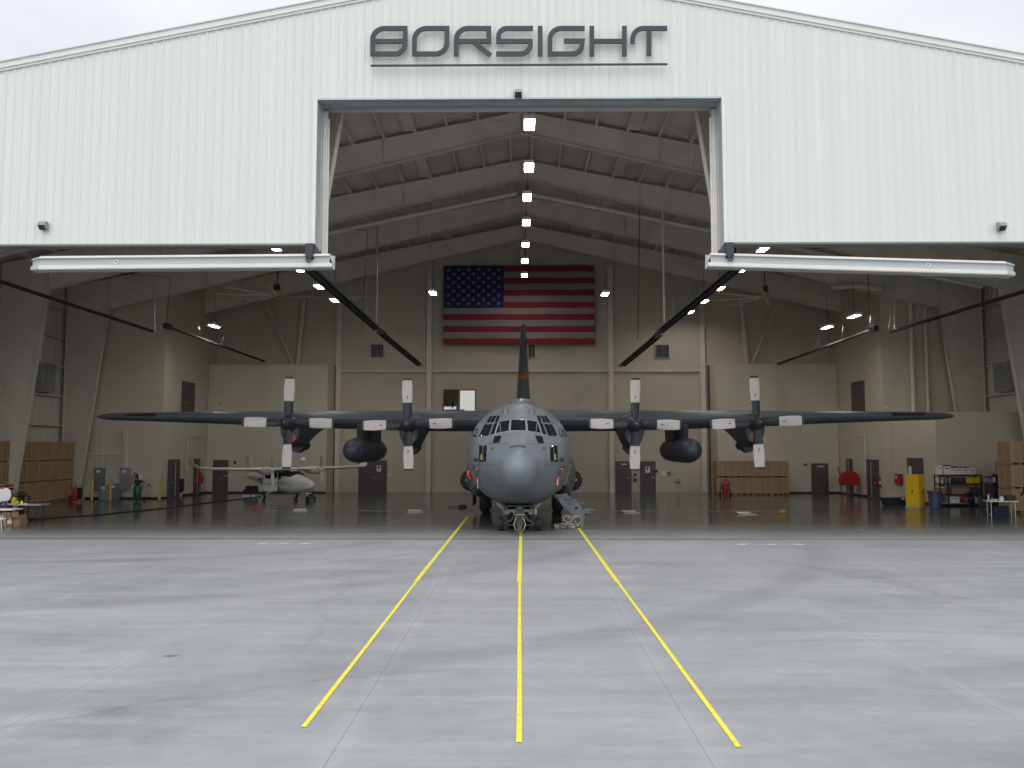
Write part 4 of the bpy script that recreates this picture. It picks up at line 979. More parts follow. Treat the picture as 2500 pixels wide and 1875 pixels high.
# ------------------------------------------------------------------ covers and streamers hung on the nose
def streamer(q0, q1, q2, lab, two=True):
    l, n = [Vector(t) for t in hit(*q0)]; l1, n1 = hit(*q1); l2, n2 = hit(*q2)
    base = ACM @ l
    t = thing('pitot_cover', lab, 'pitot cover', base, 0, 'red remove before flight covers')
    def w(p): return ACM @ p - base
    b = MB(); pr = l + n*.05; b.tube([w(l - n*.02), w(l+n*.06+Vector((0,0,-.01))), w(l+n*.1+Vector((.03,-.18,-.01)))], [.03,.04,.035], 10); b.build('cover', MT['orange'], t, 50)
    b = MB(); b.tube([w(l+n*.08+Vector((0,-.1,-.02))), w(l*.5+l1*.5+n*.1), w(l1+n1*.06)], .012, 5); b.build('cord', MT['black'], t)
    b = MB(); b.tube([w(l1+n1*.02), w(l1+n1*.1+Vector((.04,-.1,-.01)))], .03, 8); b.build('plug', MT['orange'], t, 50)
    b = MB(); d = w(l2+n2*.05) - w(l1+n1*.06); a = w(l1+n1*.06); ex_ = Vector((.055,0,0))
    rings = [[a+d*k-ex_*1+Vector((.01*math.sin(k*9),.02*math.sin(k*7),0)), a+d*k+ex_*1+Vector((.01*math.sin(k*9),.02*math.sin(k*7+1),0)), a+d*k+ex_+Vector((0,.008,0)), a+d*k-ex_+Vector((0,.008,0))] for k in (0,.25,.5,.75,1)]
    b.loft(rings); tg = b.build('streamer', MT['orange'], t)
    b = MB(); 
    for k in (.12,.25,.38,.51,.64,.77,.9): b.box(a.x+d.x*k-.022, a.x+d.x*k+.022, a.y+d.y*k-.034, a.y+d.y*k-.03, a.z+d.z*k-.028, a.z+d.z*k+.018)
    b.build('streamer_lettering', MT['paper'], tg)
    return t
def C1(x, y): return (1050+x/3.687, 900+y/3.687)
streamer(C1(432,900), C1(438,978), C1(441,1072), 'red probe cover with long streamer on the left side of the nose')
streamer(C1(1162,900), C1(1140,975), C1(1134,1044), 'red probe cover with short streamer on the right side of the nose')
l, n = hit(*C1(352,935)); l2, n2 = hit(*C1(360,985)); base = ACM @ l
t = thing('intake_plug', 'bright orange double ended plug on the left flank of the aircraft', 'intake plug', base)
b = MB(); a = ACM @ (l+n*.06) - base; c = ACM @ (l2+n2*.06) - base
b.tube([a+Vector((0,0,.08)), a, c, c-Vector((0,0,.05))], [.06,.10,.10,.07], 12); b.build('plug', MT['orange'], t, 50)
b = MB(); b.tube([a+Vector((.02,-.11,0)), (a+c)/2+Vector((0,-.13,0)), c+Vector((.02,-.11,.02))], .03, 8); b.build('handle', MT['black'], t, 40)
b = MB(); q = c; r_ = ACM @ al(P(1150,1228,39.0)) - base; b.tube([q, (q+r_)/2+Vector((-.1,0,.1)), r_+Vector((0,0,.55))], .012, 5); b.build('cord', MT['black'], t)
b = MB(); b.bar(r_+Vector((-.05,0,.55)), r_+Vector((.08,0,.0)), .08, .012); b.build('streamer', mat('pink_streamer', (.50,.16,.17), .7), t)
# ------------------------------------------------------------------ tow bar at the nose gear
T = thing('tow_bar', 'olive green tow bar on two wheels hooked to the nose gear', 'tow bar', (-.08, 33.25, 0))
for s in (-1, 1):
    b = MB(); b.lathe([(.08,-.1),(.18,-.12),(.24,-.11),(.262,-.05),(.265,0),(.262,.05),(.24,.11),(.18,.12),(.08,.1)], (s*.73, 0, .265), 28, axis='x'); w = b.build('wheel', MT['black'], T, 45)
    b = MB(); b.lathe([(.02,-.11),(.15,-.115)], (s*.73, 0, .265), 16, axis='x'); b.lathe([(.15,.115),(.02,.11)], (s*.73, 0, .265), 16, axis='x'); b.build('wheel_rim', MT['olive'], w, 45)
    b = MB(); b.bar((s*.62,0,.26),(s*.3,-.05,.42),.06,.07); b.bar((s*.3,-.05,.42),(s*.12,-.05,.72),.07,.08); b.bar((s*.6,0,.24),(s*.1,0,.2),.04,.05); b.build('axle_arm', MT['olive'], T, bevel=.008)
b = MB(); b.tube([(0,.55,.75),(0,0,.62),(0,-.6,.48),(0,-1.6,.30),(0,-2.0,.18)], [.09,.11,.12,.10,.08], 12); b.build('draw_beam', MT['olive'], T, 40)
b = MB(); b.box(-.16,.16,-.35,.15,.42,.82); b.box(-.1,.1,-.5,.2,.8,.95); b.prism([(-.13,-.7,.25),(.13,-.7,.25),(.17,-.7,.6),(-.17,-.7,.6)], (0,.5,0)); b.build('tow_head', MT['olive'], T, bevel=.03)
b = MB(); b.torus((0,-2.05,.14),.11,.035,18,8,'z'); b.build('tow_eye', MT['olive'], T, 50)
b = MB(); b.tube([(.05,-.2,.95),(.18,-.3,.86),(.27,-.35,.78)], .018, 6); b.cyl((-.18,-.72,.66),(.18,-.72,.66),.02,n=8); b.build('pump_handle', MT['chrome'], T, 40)
b = MB(); b.box(-.66,.66,.28,.33,.60,.80); b.box(-.66,.66,.26,.34,.60,.62); b.build('cross_plate', MT['white'], T, bevel=.01)
for s in (-1, 1):
    b = MB(); b.tube([(s*.14,-.75,.55),(s*.22,-.8,.3),(s*.16,-.85,.12),(s*.04,-.85,.1)], .012, 5); b.build('safety_chain', MT['chrome'], T, 40)
# rope pile
g = G(1384, 1290); b = MB(); rnd = random.Random(3)
for k in range(9):
    pts = []; x0 = rnd.uniform(-.1,.5); y0 = rnd.uniform(-.1,.2)
    for i in range(9):
        t = i/8; pts.append((x0 + .22*math.cos(t*5+k) + (-.15+.3*t)*rnd.uniform(.6,1), y0+.12*math.sin(t*6+k), .03 + max(0, .42*math.sin(math.pi*t))*(1 if k < 6 else .15) + .02*k*.5))
    b.tube(pts, .028, 7)
for k in range(4):
    b.tube([(-.45+.1*i+rnd.uniform(-.04,.04), rnd.uniform(-.14,.1)+k*.03, .03+.03*k) for i in range(9)], .03, 7)
o = b.build('rope_pile', mat('speckled_rope', (.36,.32,.26), .85, var=.75, scale=26), None, 60); o.location = g + Vector((-.03,0.1,0)); tag(o, 'pile of speckled pale rope on the floor beside the open crew door', 'rope')
# blue tow bar on the floor behind, wheel chocks
a = G(1064, 1198); c = G(1128, 1196)
t = thing('long_tow_bar', 'long thin blue tow bar lying on the floor behind the left of the nose', 'tow bar', (a+c)/2)
b = MB(); b.tube([a-(a+c)/2+Vector((0,0,.25)), c-(a+c)/2+Vector((.3,0,.45))], .06, 8); b.build('bar', MT['blueb'], t, 40)
b = MB(); b.bar(a-(a+c)/2+Vector((-.3,0,.25)), a-(a+c)/2+Vector((.02,0,.25)), .16, .14); b.build('end_fitting', MT['yellow'], t)
g = G(1137, 1240); t = thing('wheel_chock', 'dark wheel chock with a rope left of the main wheels', 'wheel chock', g)
b = MB(); b.prism([(-.45,0,0),(.1,0,0),(-.05,0,.16),(-.3,0,.16)], (0,.3,0)); b.build('block', MT['black'], t); b = MB(); b.tube([(-.4,.1,.1),(-.7,.05,.05),(-.95,.1,.06)], .025, 6); b.build('rope', MT['black'], t)
# ------------------------------------------------------------------ small white twin engined aircraft
MT['awhite'] = mat('aircraft_white', (.70,.69,.65), .3, var=.03, scale=1, coat=.3)
AY, AA = 52.4, R(43)
SA = thing('light_aircraft', 'small white twin propeller high wing aircraft parked behind the left wing', 'aircraft', (-14.45, AY, 0), math.pi + AA)
# local +y = towards the nose, +x = its right wing
def rs(y, zm, t, bt, hw, ex=2.6, n=28): return ring(y, zm, t, bt, hw, n, ex)
b = MB(); b.loft([rs(3.45,.98,1.03,.93,.04),rs(3.35,.98,1.16,.82,.17),rs(3.0,1.0,1.3,.72,.32),rs(2.4,1.02,1.44,.58,.47),rs(1.85,1.05,1.52,.52,.56),rs(1.5,1.1,1.62,.49,.60),rs(1.1,1.15,1.84,.46,.62),rs(.7,1.15,1.9,.5,.62),rs(-.3,1.15,1.93,.5,.62),rs(-1.2,1.15,1.85,.55,.58),rs(-2.2,1.2,1.65,.78,.42),rs(-3.8,1.3,1.55,1.05,.22),rs(-5.0,1.38,1.52,1.25,.1)]); b.build('fuselage', MT['awhite'], SA, 45)
b = MB(); b.loft([rs(1.62,1.5,1.56,1.46,.50),rs(1.25,1.52,1.78,1.44,.585),rs(.86,1.52,1.885,1.44,.60),rs(.70,1.52,1.91,1.44,.612)]); b.build('windshield', MT['glass'], SA, 40)
for s in (-1, 1):
    for y0, y1, z0, z1, w in ((.66,.36,1.28,1.72,.635),(.05,-.75,1.32,1.72,.64),(-1.0,-1.5,1.36,1.66,.60)):
        b = MB(); m = [(y0-.04,z0),(y1+.04,z0),(y1,z0+.06),(y1,z1-.06),(y1+.05,z1),(y0-.05,z1),(y0,z1-.06),(y0,z0+.06)]
        b.prism([(s*w, y, z) for y, z in m], (-s*.06,0,0)); b.build('side_window', MT['glass'], SA)
    b = MB()
    for z in (1.10,1.14,.98): b.bar((s*.632,1.2,z+.02),(s*.632,-1.0,z),.012,.02); 
    b.bar((s*.59,2.0,1.02),(s*.632,1.2,1.12),.012,.02)
    b.build('stripe', MT['blackt'], SA)
    b = MB(); w = [(s*x, y, 1.95+x*.02) for x, y in ()]
    st = [(0.0,.75,-.75,2.02,.24),(3.2,.75,-.72,2.05,.22),(5.2,.65,-.5,2.09,.15),(5.5,.5,-.45,2.12,.12),(5.72,.25,-.5,2.32,.09),(5.82,.0,-.52,2.62,.05)]
    b.loft([[Vector((p.x, -p.y, p.z)) for p in airfoil(s*x, -l, -t, z, th, 10)] for x, l, t, z, th in st]); b.build('wing', MT['awhite'], SA, 40)
    e = thing('engine', None, None, (s*1.62, .0, 1.88)); e.parent = SA
    b = MB(); b.loft([rs(1.42,-.02,.12,-.16,.16),rs(1.3,-.04,.18,-.24,.26),rs(.9,-.06,.2,-.30,.32),rs(.2,-.04,.18,-.28,.30),rs(-.6,0,.14,-.12,.2),rs(-1.1,.05,.1,0,.06)]); b.build('nacelle', MT['awhite'], e, 45)
    b = MB(); b.lathe([(.15,1.4),(.13,1.55),(.08,1.68),(0,1.74)], (0,0,0), 18, axis='y'); b.build('spinner', MT['awhite'], e, 50)
    b = MB(); b.cyl((s*-.17,1.40,.02),(s*-.17,1.36,.02),.06,n=10); b.cyl((s*.17,1.40,.02),(s*.17,1.36,.02),.06,n=10); b.build('cowl_inlet', MT['black'], e)
    for k in range(2):
        M = Matrix.Rotation(R(4+180*k), 4, 'Y'); b = MB()
        b.loft([[M @ Vector((w*math.cos(t), 1.52+.02*math.sin(t)+w*.6*math.cos(t), r)) for t in [6.283*i/8 for i in range(8)]] for r, w in ((.1,.05),(.3,.085),(.6,.08),(.85,.045))]); b.build('propeller_blade', MT['awhite'] if k else MT['galv'], e, 40)
    b = MB(); b.loft([[Vector((p.x, -p.y, p.z)) for p in airfoil(s*x, l, t, 1.45, th, 8)] for x, l, t, th in ((.0,4.35,5.25,.1),(1.65,4.55,5.2,.07))]); b.build('tailplane', MT['awhite'], SA, 40)
    b = MB(); b.tube([(s*.45,-.55,.62),(s*.95,-.6,.36),(s*1.0,-.6,.25)], [.08,.05,.04], 8); b.build('gear_leg', MT['awhite'], SA, 40)
    b = MB(); b.lathe([(.05,-.06),(.15,-.08),(.21,-.05),(.22,0),(.21,.05),(.15,.08),(.05,.06)], (s*1.08,-.6,.22), 20, axis='x'); w = b.build('wheel', MT['black'], SA, 45)
    b = MB(); b.lathe([(.0,-.07),(.12,-.085)], (s*1.08,-.6,.22), 14, axis='x'); b.lathe([(.12,.085),(.0,.07)], (s*1.08,-.6,.22), 14, axis='x'); b.build('wheel_rim', MT['white'], w, 45)
b = MB(); b.loft([[Vector((w*math.sin(math.pi*t), y0+(y1-y0)*t, z)) for t in [i/8 for i in range(9)]] + [Vector((-w*math.sin(math.pi*t), y0+(y1-y0)*t, z)) for t in [i/8 for i in range(7,0,-1)]] for z, y0, y1, w in ((1.4,-3.2,-5.0,.08),(1.7,-4.0,-5.1,.07),(2.7,-4.75,-5.45,.04))]); b.build('tail_fin', MT['awhite'], SA, 45)
# cabin door swung open, standing out from the flank
m = [(.02,.58),(.78,.62),(.90,.78),(.90,1.74),(.80,1.86),(.06,1.86),(.0,1.78)]
b = MB(); b.prism([(.63+x, .30-x*.12, z) for x, z in m], (.01,.05,0)); dr = b.build('cabin_door', MT['awhite'], SA, bevel=.015)
m = [(.14,1.36),(.74,1.36),(.80,1.43),(.80,1.66),(.74,1.74),(.14,1.74),(.08,1.66),(.08,1.43)]; b = MB(); b.prism([(.632+x, .358-x*.12, z) for x, z in m], (.002,.012,0)); b.build('door_window', MT['glass'], dr)
b = MB(); b.bar((.66,.37,1.10),(1.5,.27,1.06),.012,.02); b.bar((.66,.37,1.02),(1.5,.27,.96),.012,.02); b.build('stripe', MT['blackt'], dr)
b = MB(); m = [(.25,.62),(-.62,.62),(-.7,.7),(-.7,1.75),(-.62,1.84),(.22,1.84),(.29,1.78),(.29,.68)]; b.prism([(.632, y, z) for y, z in m], (-.05,0,0)); b.build('door_opening', MT['black'], SA)
b = MB(); b.cyl((0,2.7,.72),(0,2.8,.25),.035,n=8); b.build('nose_gear_leg', MT['awhite'], SA, 40)
b = MB(); b.box(-.2,.2,2.3,2.9,.5,.56); b.build('nose_gear_door', MT['awhite'], SA)
b = MB(); b.lathe([(.04,-.05),(.12,-.07),(.18,-.04),(.19,0),(.18,.04),(.12,.07),(.04,.05)], (0,2.82,.19), 18, axis='x'); b.build('nose_wheel', MT['black'], SA, 45)
cu = bpy.data.curves.new('registration', 'FONT'); cu.offset = .012; cu.body = 'N16085'; cu.size = .3; cu.extrude = .002; cu.materials.append(MT['blackt'])
for s in (1,):
    o = bpy.data.objects.new('tmp', cu); col.objects.link(o); bpy.context.view_layer.update()
    me = bpy.data.meshes.new_from_object(o.evaluated_get(bpy.context.evaluated_depsgraph_get())); bpy.data.objects.remove(o)
    ob = bpy.data.objects.new('registration', me); col.objects.link(ob); ob.parent = SA
    ob.matrix_local = Matrix.Translation((.50, -2.55, 1.1)) @ Matrix.Rotation(R(6), 4, 'Z') @ Matrix.Rotation(R(90), 4, 'Z') @ Matrix.Rotation(R(90), 4, 'X')
# blue tug at its nose wheel, white chock stick
g = G(758, 1222); t = thing('hand_tug', 'small dark blue hand tug under the nose wheel of the small white aircraft', 'tug', g)
b = MB(); b.box(-.22,.22,-.25,.25,.06,.28); b.box(-.12,.12,-.1,.4,.28,.4); b.build('body', MT['blueb'], t, bevel=.03); b = MB()
for s in (-1,1): b.cyl((s*.22,0,.1),(s*.3,0,.1),.1,n=14)
b.build('wheel', MT['black'], t, 40); b = MB(); b.tube([(0,-.2,.25),(.25,-.5,.6),(.35,-.6,.66)], .02, 6); b.build('handle', MT['dark'], t)
# ------------------------------------------------------------------ crates
MT['ply'] = mat('plywood', (.33,.21,.11), .75, var=.16, scale=3.2, stretch=(1,1,.35))
MT['ply2'] = mat('pale_batten', (.40,.285,.165), .75, var=.15, scale=5)
def crate(loc, w, dpt, h, rz, lab, group, first=None):
    if first: return dup(first, loc, rz, lab, group, (w/first['w'], dpt/first['d'], h/first['h']))
    t = thing('plywood_crate', lab, 'crate', loc, rz, group); t['w'] = w; t['d'] = dpt; t['h'] = h
    b = MB(); b.box(-w/2,w/2,-dpt/2,dpt/2,.13,h-.01); b.build('panel', MT['ply'], t)
    b = MB(); q = .03
    for x in (-w/2, -w/6-.035, w/6-.035, w/2-.07):
        b.box(x, x+.07, -dpt/2-q, -dpt/2-.002, .13, h-.0)
    for x in (-w/2+.07, -w/6+.035, w/6+.035):
        b.box(x, x+w/3-.07, -dpt/2-q+.003, -dpt/2-.002, .13, .20); b.box(x, x+w/3-.07, -dpt/2-q+.003, -dpt/2-.002, h-.07, h)
    for s in (-1, 1):
        for y in (-dpt/2, -.035, dpt/2-.07): b.box(s*(w/2+.002), s*(w/2+q), y, y+.07, .13, h)
    b.build('batten', MT['ply2'], t)
    b = MB()
    for x in (-w/2, -w/6-.05, w/6-.05, w/2-.1): b.box(x, x+.1, -dpt/2, dpt/2, .02, .13)
    b.box(-w/2, w/2, -dpt/2, -dpt/2+.1, 0, .02); b.box(-w/2, w/2, dpt/2-.1, dpt/2, 0, .02); b.build('pallet_foot', MT['ply'], t)
    b = MB(); b.box(.1,.18,-dpt/2-.037,-dpt/2-.032,h*.7,h*.79); b.build('shipping_label', MT['card'] if 0 else MT['ply2'], t)
    return t
C0 = None; tiers = ['bottom', 'middle', 'top']
hh = 1.19
# left pile, seen right of and behind the second column
xs_ = [(-28.0+1.2*0, 'hard against the left edge of the picture'), (0,'')]
rows_ = [('near group', 43.9, ['second', 'first'], 2), ('far group', 46.55, ['first', 'second', 'third', 'fourth', 'fifth'], 5)]
for gname, y0, oo_, nn in rows_:
    for k in range(nn):
        for tr in range(3):
            yc = y0 + .62 + 1.24*k
            loc = (-27.72 - .5 + random.uniform(-.02,.02), yc, tr*hh)
            if gname == 'near group': lab = f'{tiers[tr]} crate in the pile left of the steel column, {["farther from", "next to"][k]} the column'
            else: lab = f'{tiers[tr]} crate in stack {["nearest", "second from", "third from", "second last before", "farthest from"][k]} the steel column' + ('' if k != 3 else ' row end')
            o = crate(loc, 1.22, 1.0, hh-.005, R(90), lab, 'plywood crates piled by the left wall', C0); C0 = C0 or o
# right pile against the office block
edges = [(1751,1794),(1795,1841),(1842,1884),(1885,1927)]
nm = ['leftmost', 'second from the left', 'third from the left', 'rightmost']
for k, (u0, u1) in enumerate(edges):
    Y = 58.6; a = P(u0, 1208, Y); c = P(u1, 1208, Y)
    for tr in range(2):
        crate(((a.x+c.x)/2, Y+.6, tr*1.16), c.x-a.x-.02, 1.2, 1.155, 0, f'plywood crate, {["lower","upper"][tr]} one, {nm[k]} in the row under the right outer wing', 'plywood crates under the right wing', C0)
for tr in range(3):
    Y = 42.3; a = P(2474, 1250, Y)
    crate((a.x+.66, Y+.6, tr*1.17), 1.3, 1.2, 1.165, 0, f'plywood crate, {tiers[tr]} of the front stack at the right edge', 'plywood crates stacked at the right edge', C0)
for tr in range(2):
    Y = 44.4; a = P(2466, 1250, Y)
    crate((a.x+.6, Y+.6, tr*1.25), 1.2, 1.2, 1.24, 0, f'plywood crate half hidden behind the front stack at the right edge, {["lower","upper"][tr]} one', 'plywood crates stacked at the right edge', C0)
# ------------------------------------------------------------------ bollards, cabinets, transformer
def bollard(u, v0, v1, lab, first=None):
    g = G(u, v1)
    if first: return dup(first, g, 0, lab)
    t = thing('bollard', lab, 'bollard', g, 0, 'yellow bollards by the left wall')
    b = MB(); b.cyl((0,0,.02),(0,0,1.22),.075,n=16); b.ell((0,0,1.22),(.075,.075,.05),16,6,a0=0); b.build('post', MT['yellow'], t, 50)
    b = MB(); b.cyl((0,0,0),(0,0,.03),.11,n=16); b.build('base_plate', MT['dark'], t, 40)
    return t
B0 = bollard(223.5, 1176, 1223, 'yellow bollard, leftmost, in front of the left electrical cabinet'); bollard(268.5, 1176, 1224, 'yellow bollard in front of the grey transformer', B0); bollard(389, 1176, 1223, 'yellow bollard at the corner beside the doorway', B0)
def cabinet(u0, u1, v0, v1, Y, d, m, lab, name='electrical_cabinet', cat='cabinet', wall=True):
    a = P(u0, v1, Y); c = P(u1, v0, Y); z0 = a.z if wall else 0
    t = thing(name, lab, cat, ((a.x+c.x)/2, Y+d/2, z0)); w = c.x-a.x; h = c.z-z0
    b = MB(); b.box(-w/2,w/2,-d/2,d/2,0.0,h); b.build('case', MT[m], t, bevel=.012)
    b = MB(); b.box(-w/2+.05,w/2-.05,-d/2-.025,-d/2-.002,.05,h-.05); dd = b.build('cabinet_door', MT[m], t, bevel=.006)
    b = MB(); b.box(-w*.22,w*.2,-d/2-.03,-d/2-.026,h*.78,h*.9); b.build('warning_label', MT['paper'], dd)
    b = MB(); b.box(-w*.32,-w*.26,-d/2-.05,-d/2-.026,h*.42,h*.5); b.build('latch', MT['dark'], dd)
    return t
cabinet(228, 252, 1142, 1198, 53.25, .3, 'elec', 'greenish grey electrical cabinet on the wall, left one'); cabinet(291, 315.5, 1142, 1197, 53.25, .3, 'elec2', 'bluish grey electrical cabinet on the wall, right one')
cabinet(241, 264, 1186, 1219, 52.6, .8, 'elec2', 'grey transformer with paper labels standing between the bollards', 'transformer', 'transformer', False); cabinet(264.5, 287, 1182, 1218, 52.9, .5, 'elec', 'darker grey transformer box right of the middle bollard', 'transformer', 'transformer', False)
# green oxygen cart
g = G(335, 1222); t = thing('oxygen_cart', 'green gas cylinder cart with black hoses by the left wall', 'gas cart', g)
b = MB(); b.lathe([(.0,.08),(.2,.1),(.235,.2),(.235,.82),(.2,.92),(.08,.98),(.05,1.02)], n=24); b.build('cylinder', MT['green'], t, 45)
b = MB(); b.box(-.14,.16,-.2,.1,1.0,1.26); b.box(-.02,.3,-.1,.1,1.1,1.2); b.tube([(.1,0,.2),(.32,.1,1.0),(.36,.1,1.18)], .025, 6); b.build('regulator', MT['dark'], t, bevel=.02)
b = MB(); b.tube([(0,0,1.2),(-.05,0,1.5),(-.2,0,1.68),(-.32,0,1.5),(-.36,0,1.25),(-.3,0,1.0),(-.5,.1,.9)], .025, 7); b.tube([(0,0,1.2),(.0,0,1.45),(-.1,0,1.65),(-.18,0,1.55),(-.2,.02,1.3)], .03, 7); b.ell((-.02,-.05,1.45),(.08,.08,.16),10,8); b.build('hose', MT['black'], t, 50)
b = MB()
for s in (-1,1): b.cyl((s*.2+.1,.2,.11),(s*.26+.1,.2,.11),.11,n=16)
b.build('wheel', MT['black'], t, 40)
# wheeled extinguisher left
g = G(183, 1226); t = thing('wheeled_extinguisher', 'red wheeled fire extinguisher cart beside the left crate pile', 'fire extinguisher', g)
b = MB(); b.lathe([(0,.05),(.12,.06),(.15,.12),(.15,.75),(.1,.86),(.04,.92)], (0,0,0), 18); b.build('cylinder', MT['red'], t, 45)
b = MB(); b.tube([(-.3,.2,.2),(-.3,.1,1.1),(-.2,.1,1.2),(-.05,.1,1.18),(-.02,.1,.3)], .018, 6); b.tube([(-.3,.1,.95),(.4,.1,.95)], .018, 6); b.build('frame', MT['red'], t)
b = MB(); b.torus((.26,0,.3),.12,.03,16,6,'y'); b.box(.1,.36,-.05,.1,.2,.85); b.build('hose_bundle', MT['black'], t, 40)
b = MB(); b.lathe([(.04,-.03),(.14,-.05),(.19,-.03),(.2,0),(.19,.03),(.14,.05),(.04,.03)], (-.3,.1,.2), 20, axis='y'); b.build('wheel', MT['black'], t, 45); b = MB(); b.cyl((-.3,.03,.2),(-.3,.0,.2),.11,n=14); b.build('wheel_rim', MT['red'], t, 40)
# equipment by the left door
g = G(423, 1212); t = thing('service_trolley', 'black service trolley with white castors by the left doorway', 'trolley', g)
b = MB(); b.box(-.35,.3,-.3,.3,.5,.9); b.box(.28,.62,-.25,.25,.3,1.15); b.box(-.25,-.05,-.1,.1,.9,1.4); b.build('body', MT['dark'], t, bevel=.02)
b = MB(); b.tube([(-.3,-.2,.5),(-.3,-.2,1.5),(0,-.2,1.6),(.05,-.2,1.1)], .03, 7); b.torus((-.1,-.3,1.25),.15,.025,16,6,'y'); b.build('hose', MT['black'], t, 40)
for x in (-.35,.0,.3,.6):
    b = MB(); b.cyl((x,-.3,.07),(x,-.24,.07),.07,n=12); b.build('castor', MT['white'], t, 40)
b = MB()
for x in (-.3,.55): b.bar((x,-.25,.1),(x,-.25,.6),.03,.03)
b.build('leg', MT['dark'], t)
# hose reels
def reel(loc, rz, lab, first=None):
    if first: return dup(first, loc, rz, lab)
    t = thing('hose_reel', lab, 'hose reel', loc, rz, 'red fire hose reels')
    b = MB(); m = [(-.62,0,.72),(.62,0,.72),(.68,0,1.1),(.55,0,1.5),(.2,0,1.68),(-.2,0,1.68),(-.55,0,1.5),(-.68,0,1.1)]; b.prism(m, (0,.3,0)); b.build('cover', MT['red'], t, bevel=.04)
    b = MB()
    for x in (-.55,-.0,.55): b.bar((x,.05,0),(x,.05,.72),.04,.04)
    b.build('stand', MT['dark'], t)
    b = MB(); b.tube([(-.6,.1,1.3),(-.7,.1,1.7),(-.75,.1,2.0)], .04, 8); b.build('supply_pipe', MT['red'], t, 40)
    return t
RL = reel(G(469.5, 1207), 0, 'red fire hose reel on legs by the left side wall'); 
b_ = reel(G(2077, 1212), 0, 'red fire hose reel on legs by the right side wall', RL)
# floor items: service hatches, cable, cones
def hatch(u, v, lab, first=None):
    g = G(u, v)
    if first: return dup(first, g, 0, lab)
    t = thing('service_hatch', lab, 'floor hatch', g, 0, 'raised pale service hatch lids on the hangar floor')
    b = MB(); b.box(-.33,.33,-.3,.3,.03,.07); b.build('lid', MT['white'], t, bevel=.008); b = MB(); b.box(-.25,.5,-.75,-.4,0,.02); b.build('frame_plate', MT['galv'], t)
    return t
H0 = hatch(735, 1246, 'pale floor hatch lid, leftmost of the four'); hatch(1013, 1248, 'pale floor hatch lid left of the aircraft nose', H0); hatch(1534, 1250, 'pale floor hatch lid right of the crew door', H0); hatch(1814, 1254, 'pale floor hatch lid, rightmost of the four', H0)
pts = [G(-40,1277), G(0,1273.5), G(60,1270), G(180,1262), G(225,1259.5), G(400,1242), G(540,1224), G(640,1213)]
b = MB(); b.tube([p+Vector((0,0,.025)) for p in pts], .03, 6); tag(b.build('floor_cable', MT['black'], None, 40), 'long black cable running across the floor at the left', 'cable')
a = G(640,1243); c = G(1950,1253.5); b = MB(); b.tube([Vector((a.x,43.7,.006)), Vector((c.x,43.7,.006))], .012, 5); tag(b.build('tie_line', mat('pale_cord', (.30,.27,.2), .7)), 'thin pale cord stretched across the hangar floor under the wings', 'cord')
g = G(620, 1244); t = thing('orange_hose', 'crumpled orange hose end on the floor below the small aircraft', 'hose', g)
b = MB(); b.tube([(-.35,0,.03),(-.1,.1,.05),(.05,-.05,.12),(.2,.05,.16),(.35,0,.06)], [.02,.04,.06,.06,.03], 8); b.build('hose', MT['orange'], t, 50)
g = G(1910, 1253); t = thing('cord_reel', 'small orange yellow cord reel on the floor under the right wing', 'cord reel', g)
b = MB(); b.lathe([(.03,.02),(.17,.02),(.17,.05),(.10,.06),(.10,.14),(.17,.15),(.17,.18),(.03,.18)], (0,0,0), 24); b.build('drum', mat('orange_plastic', (.55,.24,.03), .5), t, 40); b = MB(); b.torus((0,0,.1),.12,.03,20,6,'z'); b.build('cord', MT['yellow'], t, 50)
g = G(612, 1213); t = thing('tool_cart', 'low black tool cart on castors left of the small aircraft', 'cart', g)
b = MB(); b.box(-.42,.42,-.3,.3,.2,.5); b.box(-.3,.42,-.25,.25,.5,.72); b.build('body', MT['black'], t, bevel=.04); b = MB()
for x in (-.35,-.1,.3): b.cyl((x,-.33,.08),(x,-.28,.08),.08,n=12)
b.build('castor', MT['chrome'], t, 40)
# eyewash, extinguishers, alarm panel
p = P(1655, 1174, 62.2); t = thing('eyewash_station', 'yellow eyewash bowl on the back wall right of the doors', 'eyewash', p); b = MB(); b.ell((0,-.15,0),(.24,.18,.12),16,8,a0=-90,a1=10); b.build('bowl', MT['yellow'], t, 50); b = MB(); b.tube([(-.1,-.12,.02),(-.1,-.15,.14),(.1,-.15,.14),(.1,-.12,.02)], .025, 6); b.cyl((0,-.03,-.1),(0,.05,-.1),.05,n=10); b.build('spout', MT['green'], t, 40)
def exting(loc, lab, first=None):
    if first: return dup(first, loc, 0, lab)
    t = thing('fire_extinguisher', lab, 'fire extinguisher', loc, 0, 'red fire extinguishers hung on walls')
    b = MB(); b.lathe([(0,-.3),(.09,-.29),(.1,-.25),(.1,.15),(.06,.24),(.03,.28)], (0,-.12,0), 16); b.build('cylinder', MT['red'], t, 45); b = MB(); b.box(-.05,.07,-.17,-.07,.26,.36); b.tube([(.04,-.12,.3),(.13,-.12,.2),(.13,-.12,-.05)], .015, 6); b.build('valve', MT['dark'], t); b = MB(); b.box(-.06,.06,-.226,-.222,-.05,.1); b.build('label_plate', MT['paper'], t)
    return t
E0 = exting(P(1550, 1166, 62.25), 'red fire extinguisher between the two grey doors on the back wall'); exting(P(2149.5, 1179, 54.4) + Vector((-.1,0,0)), 'red fire extinguisher at the corner of the right side wall', E0)
g = G(1771, 1212); t = thing('extinguisher_cart', 'dark red wheeled extinguisher standing in front of the crates under the right wing', 'fire extinguisher', g)
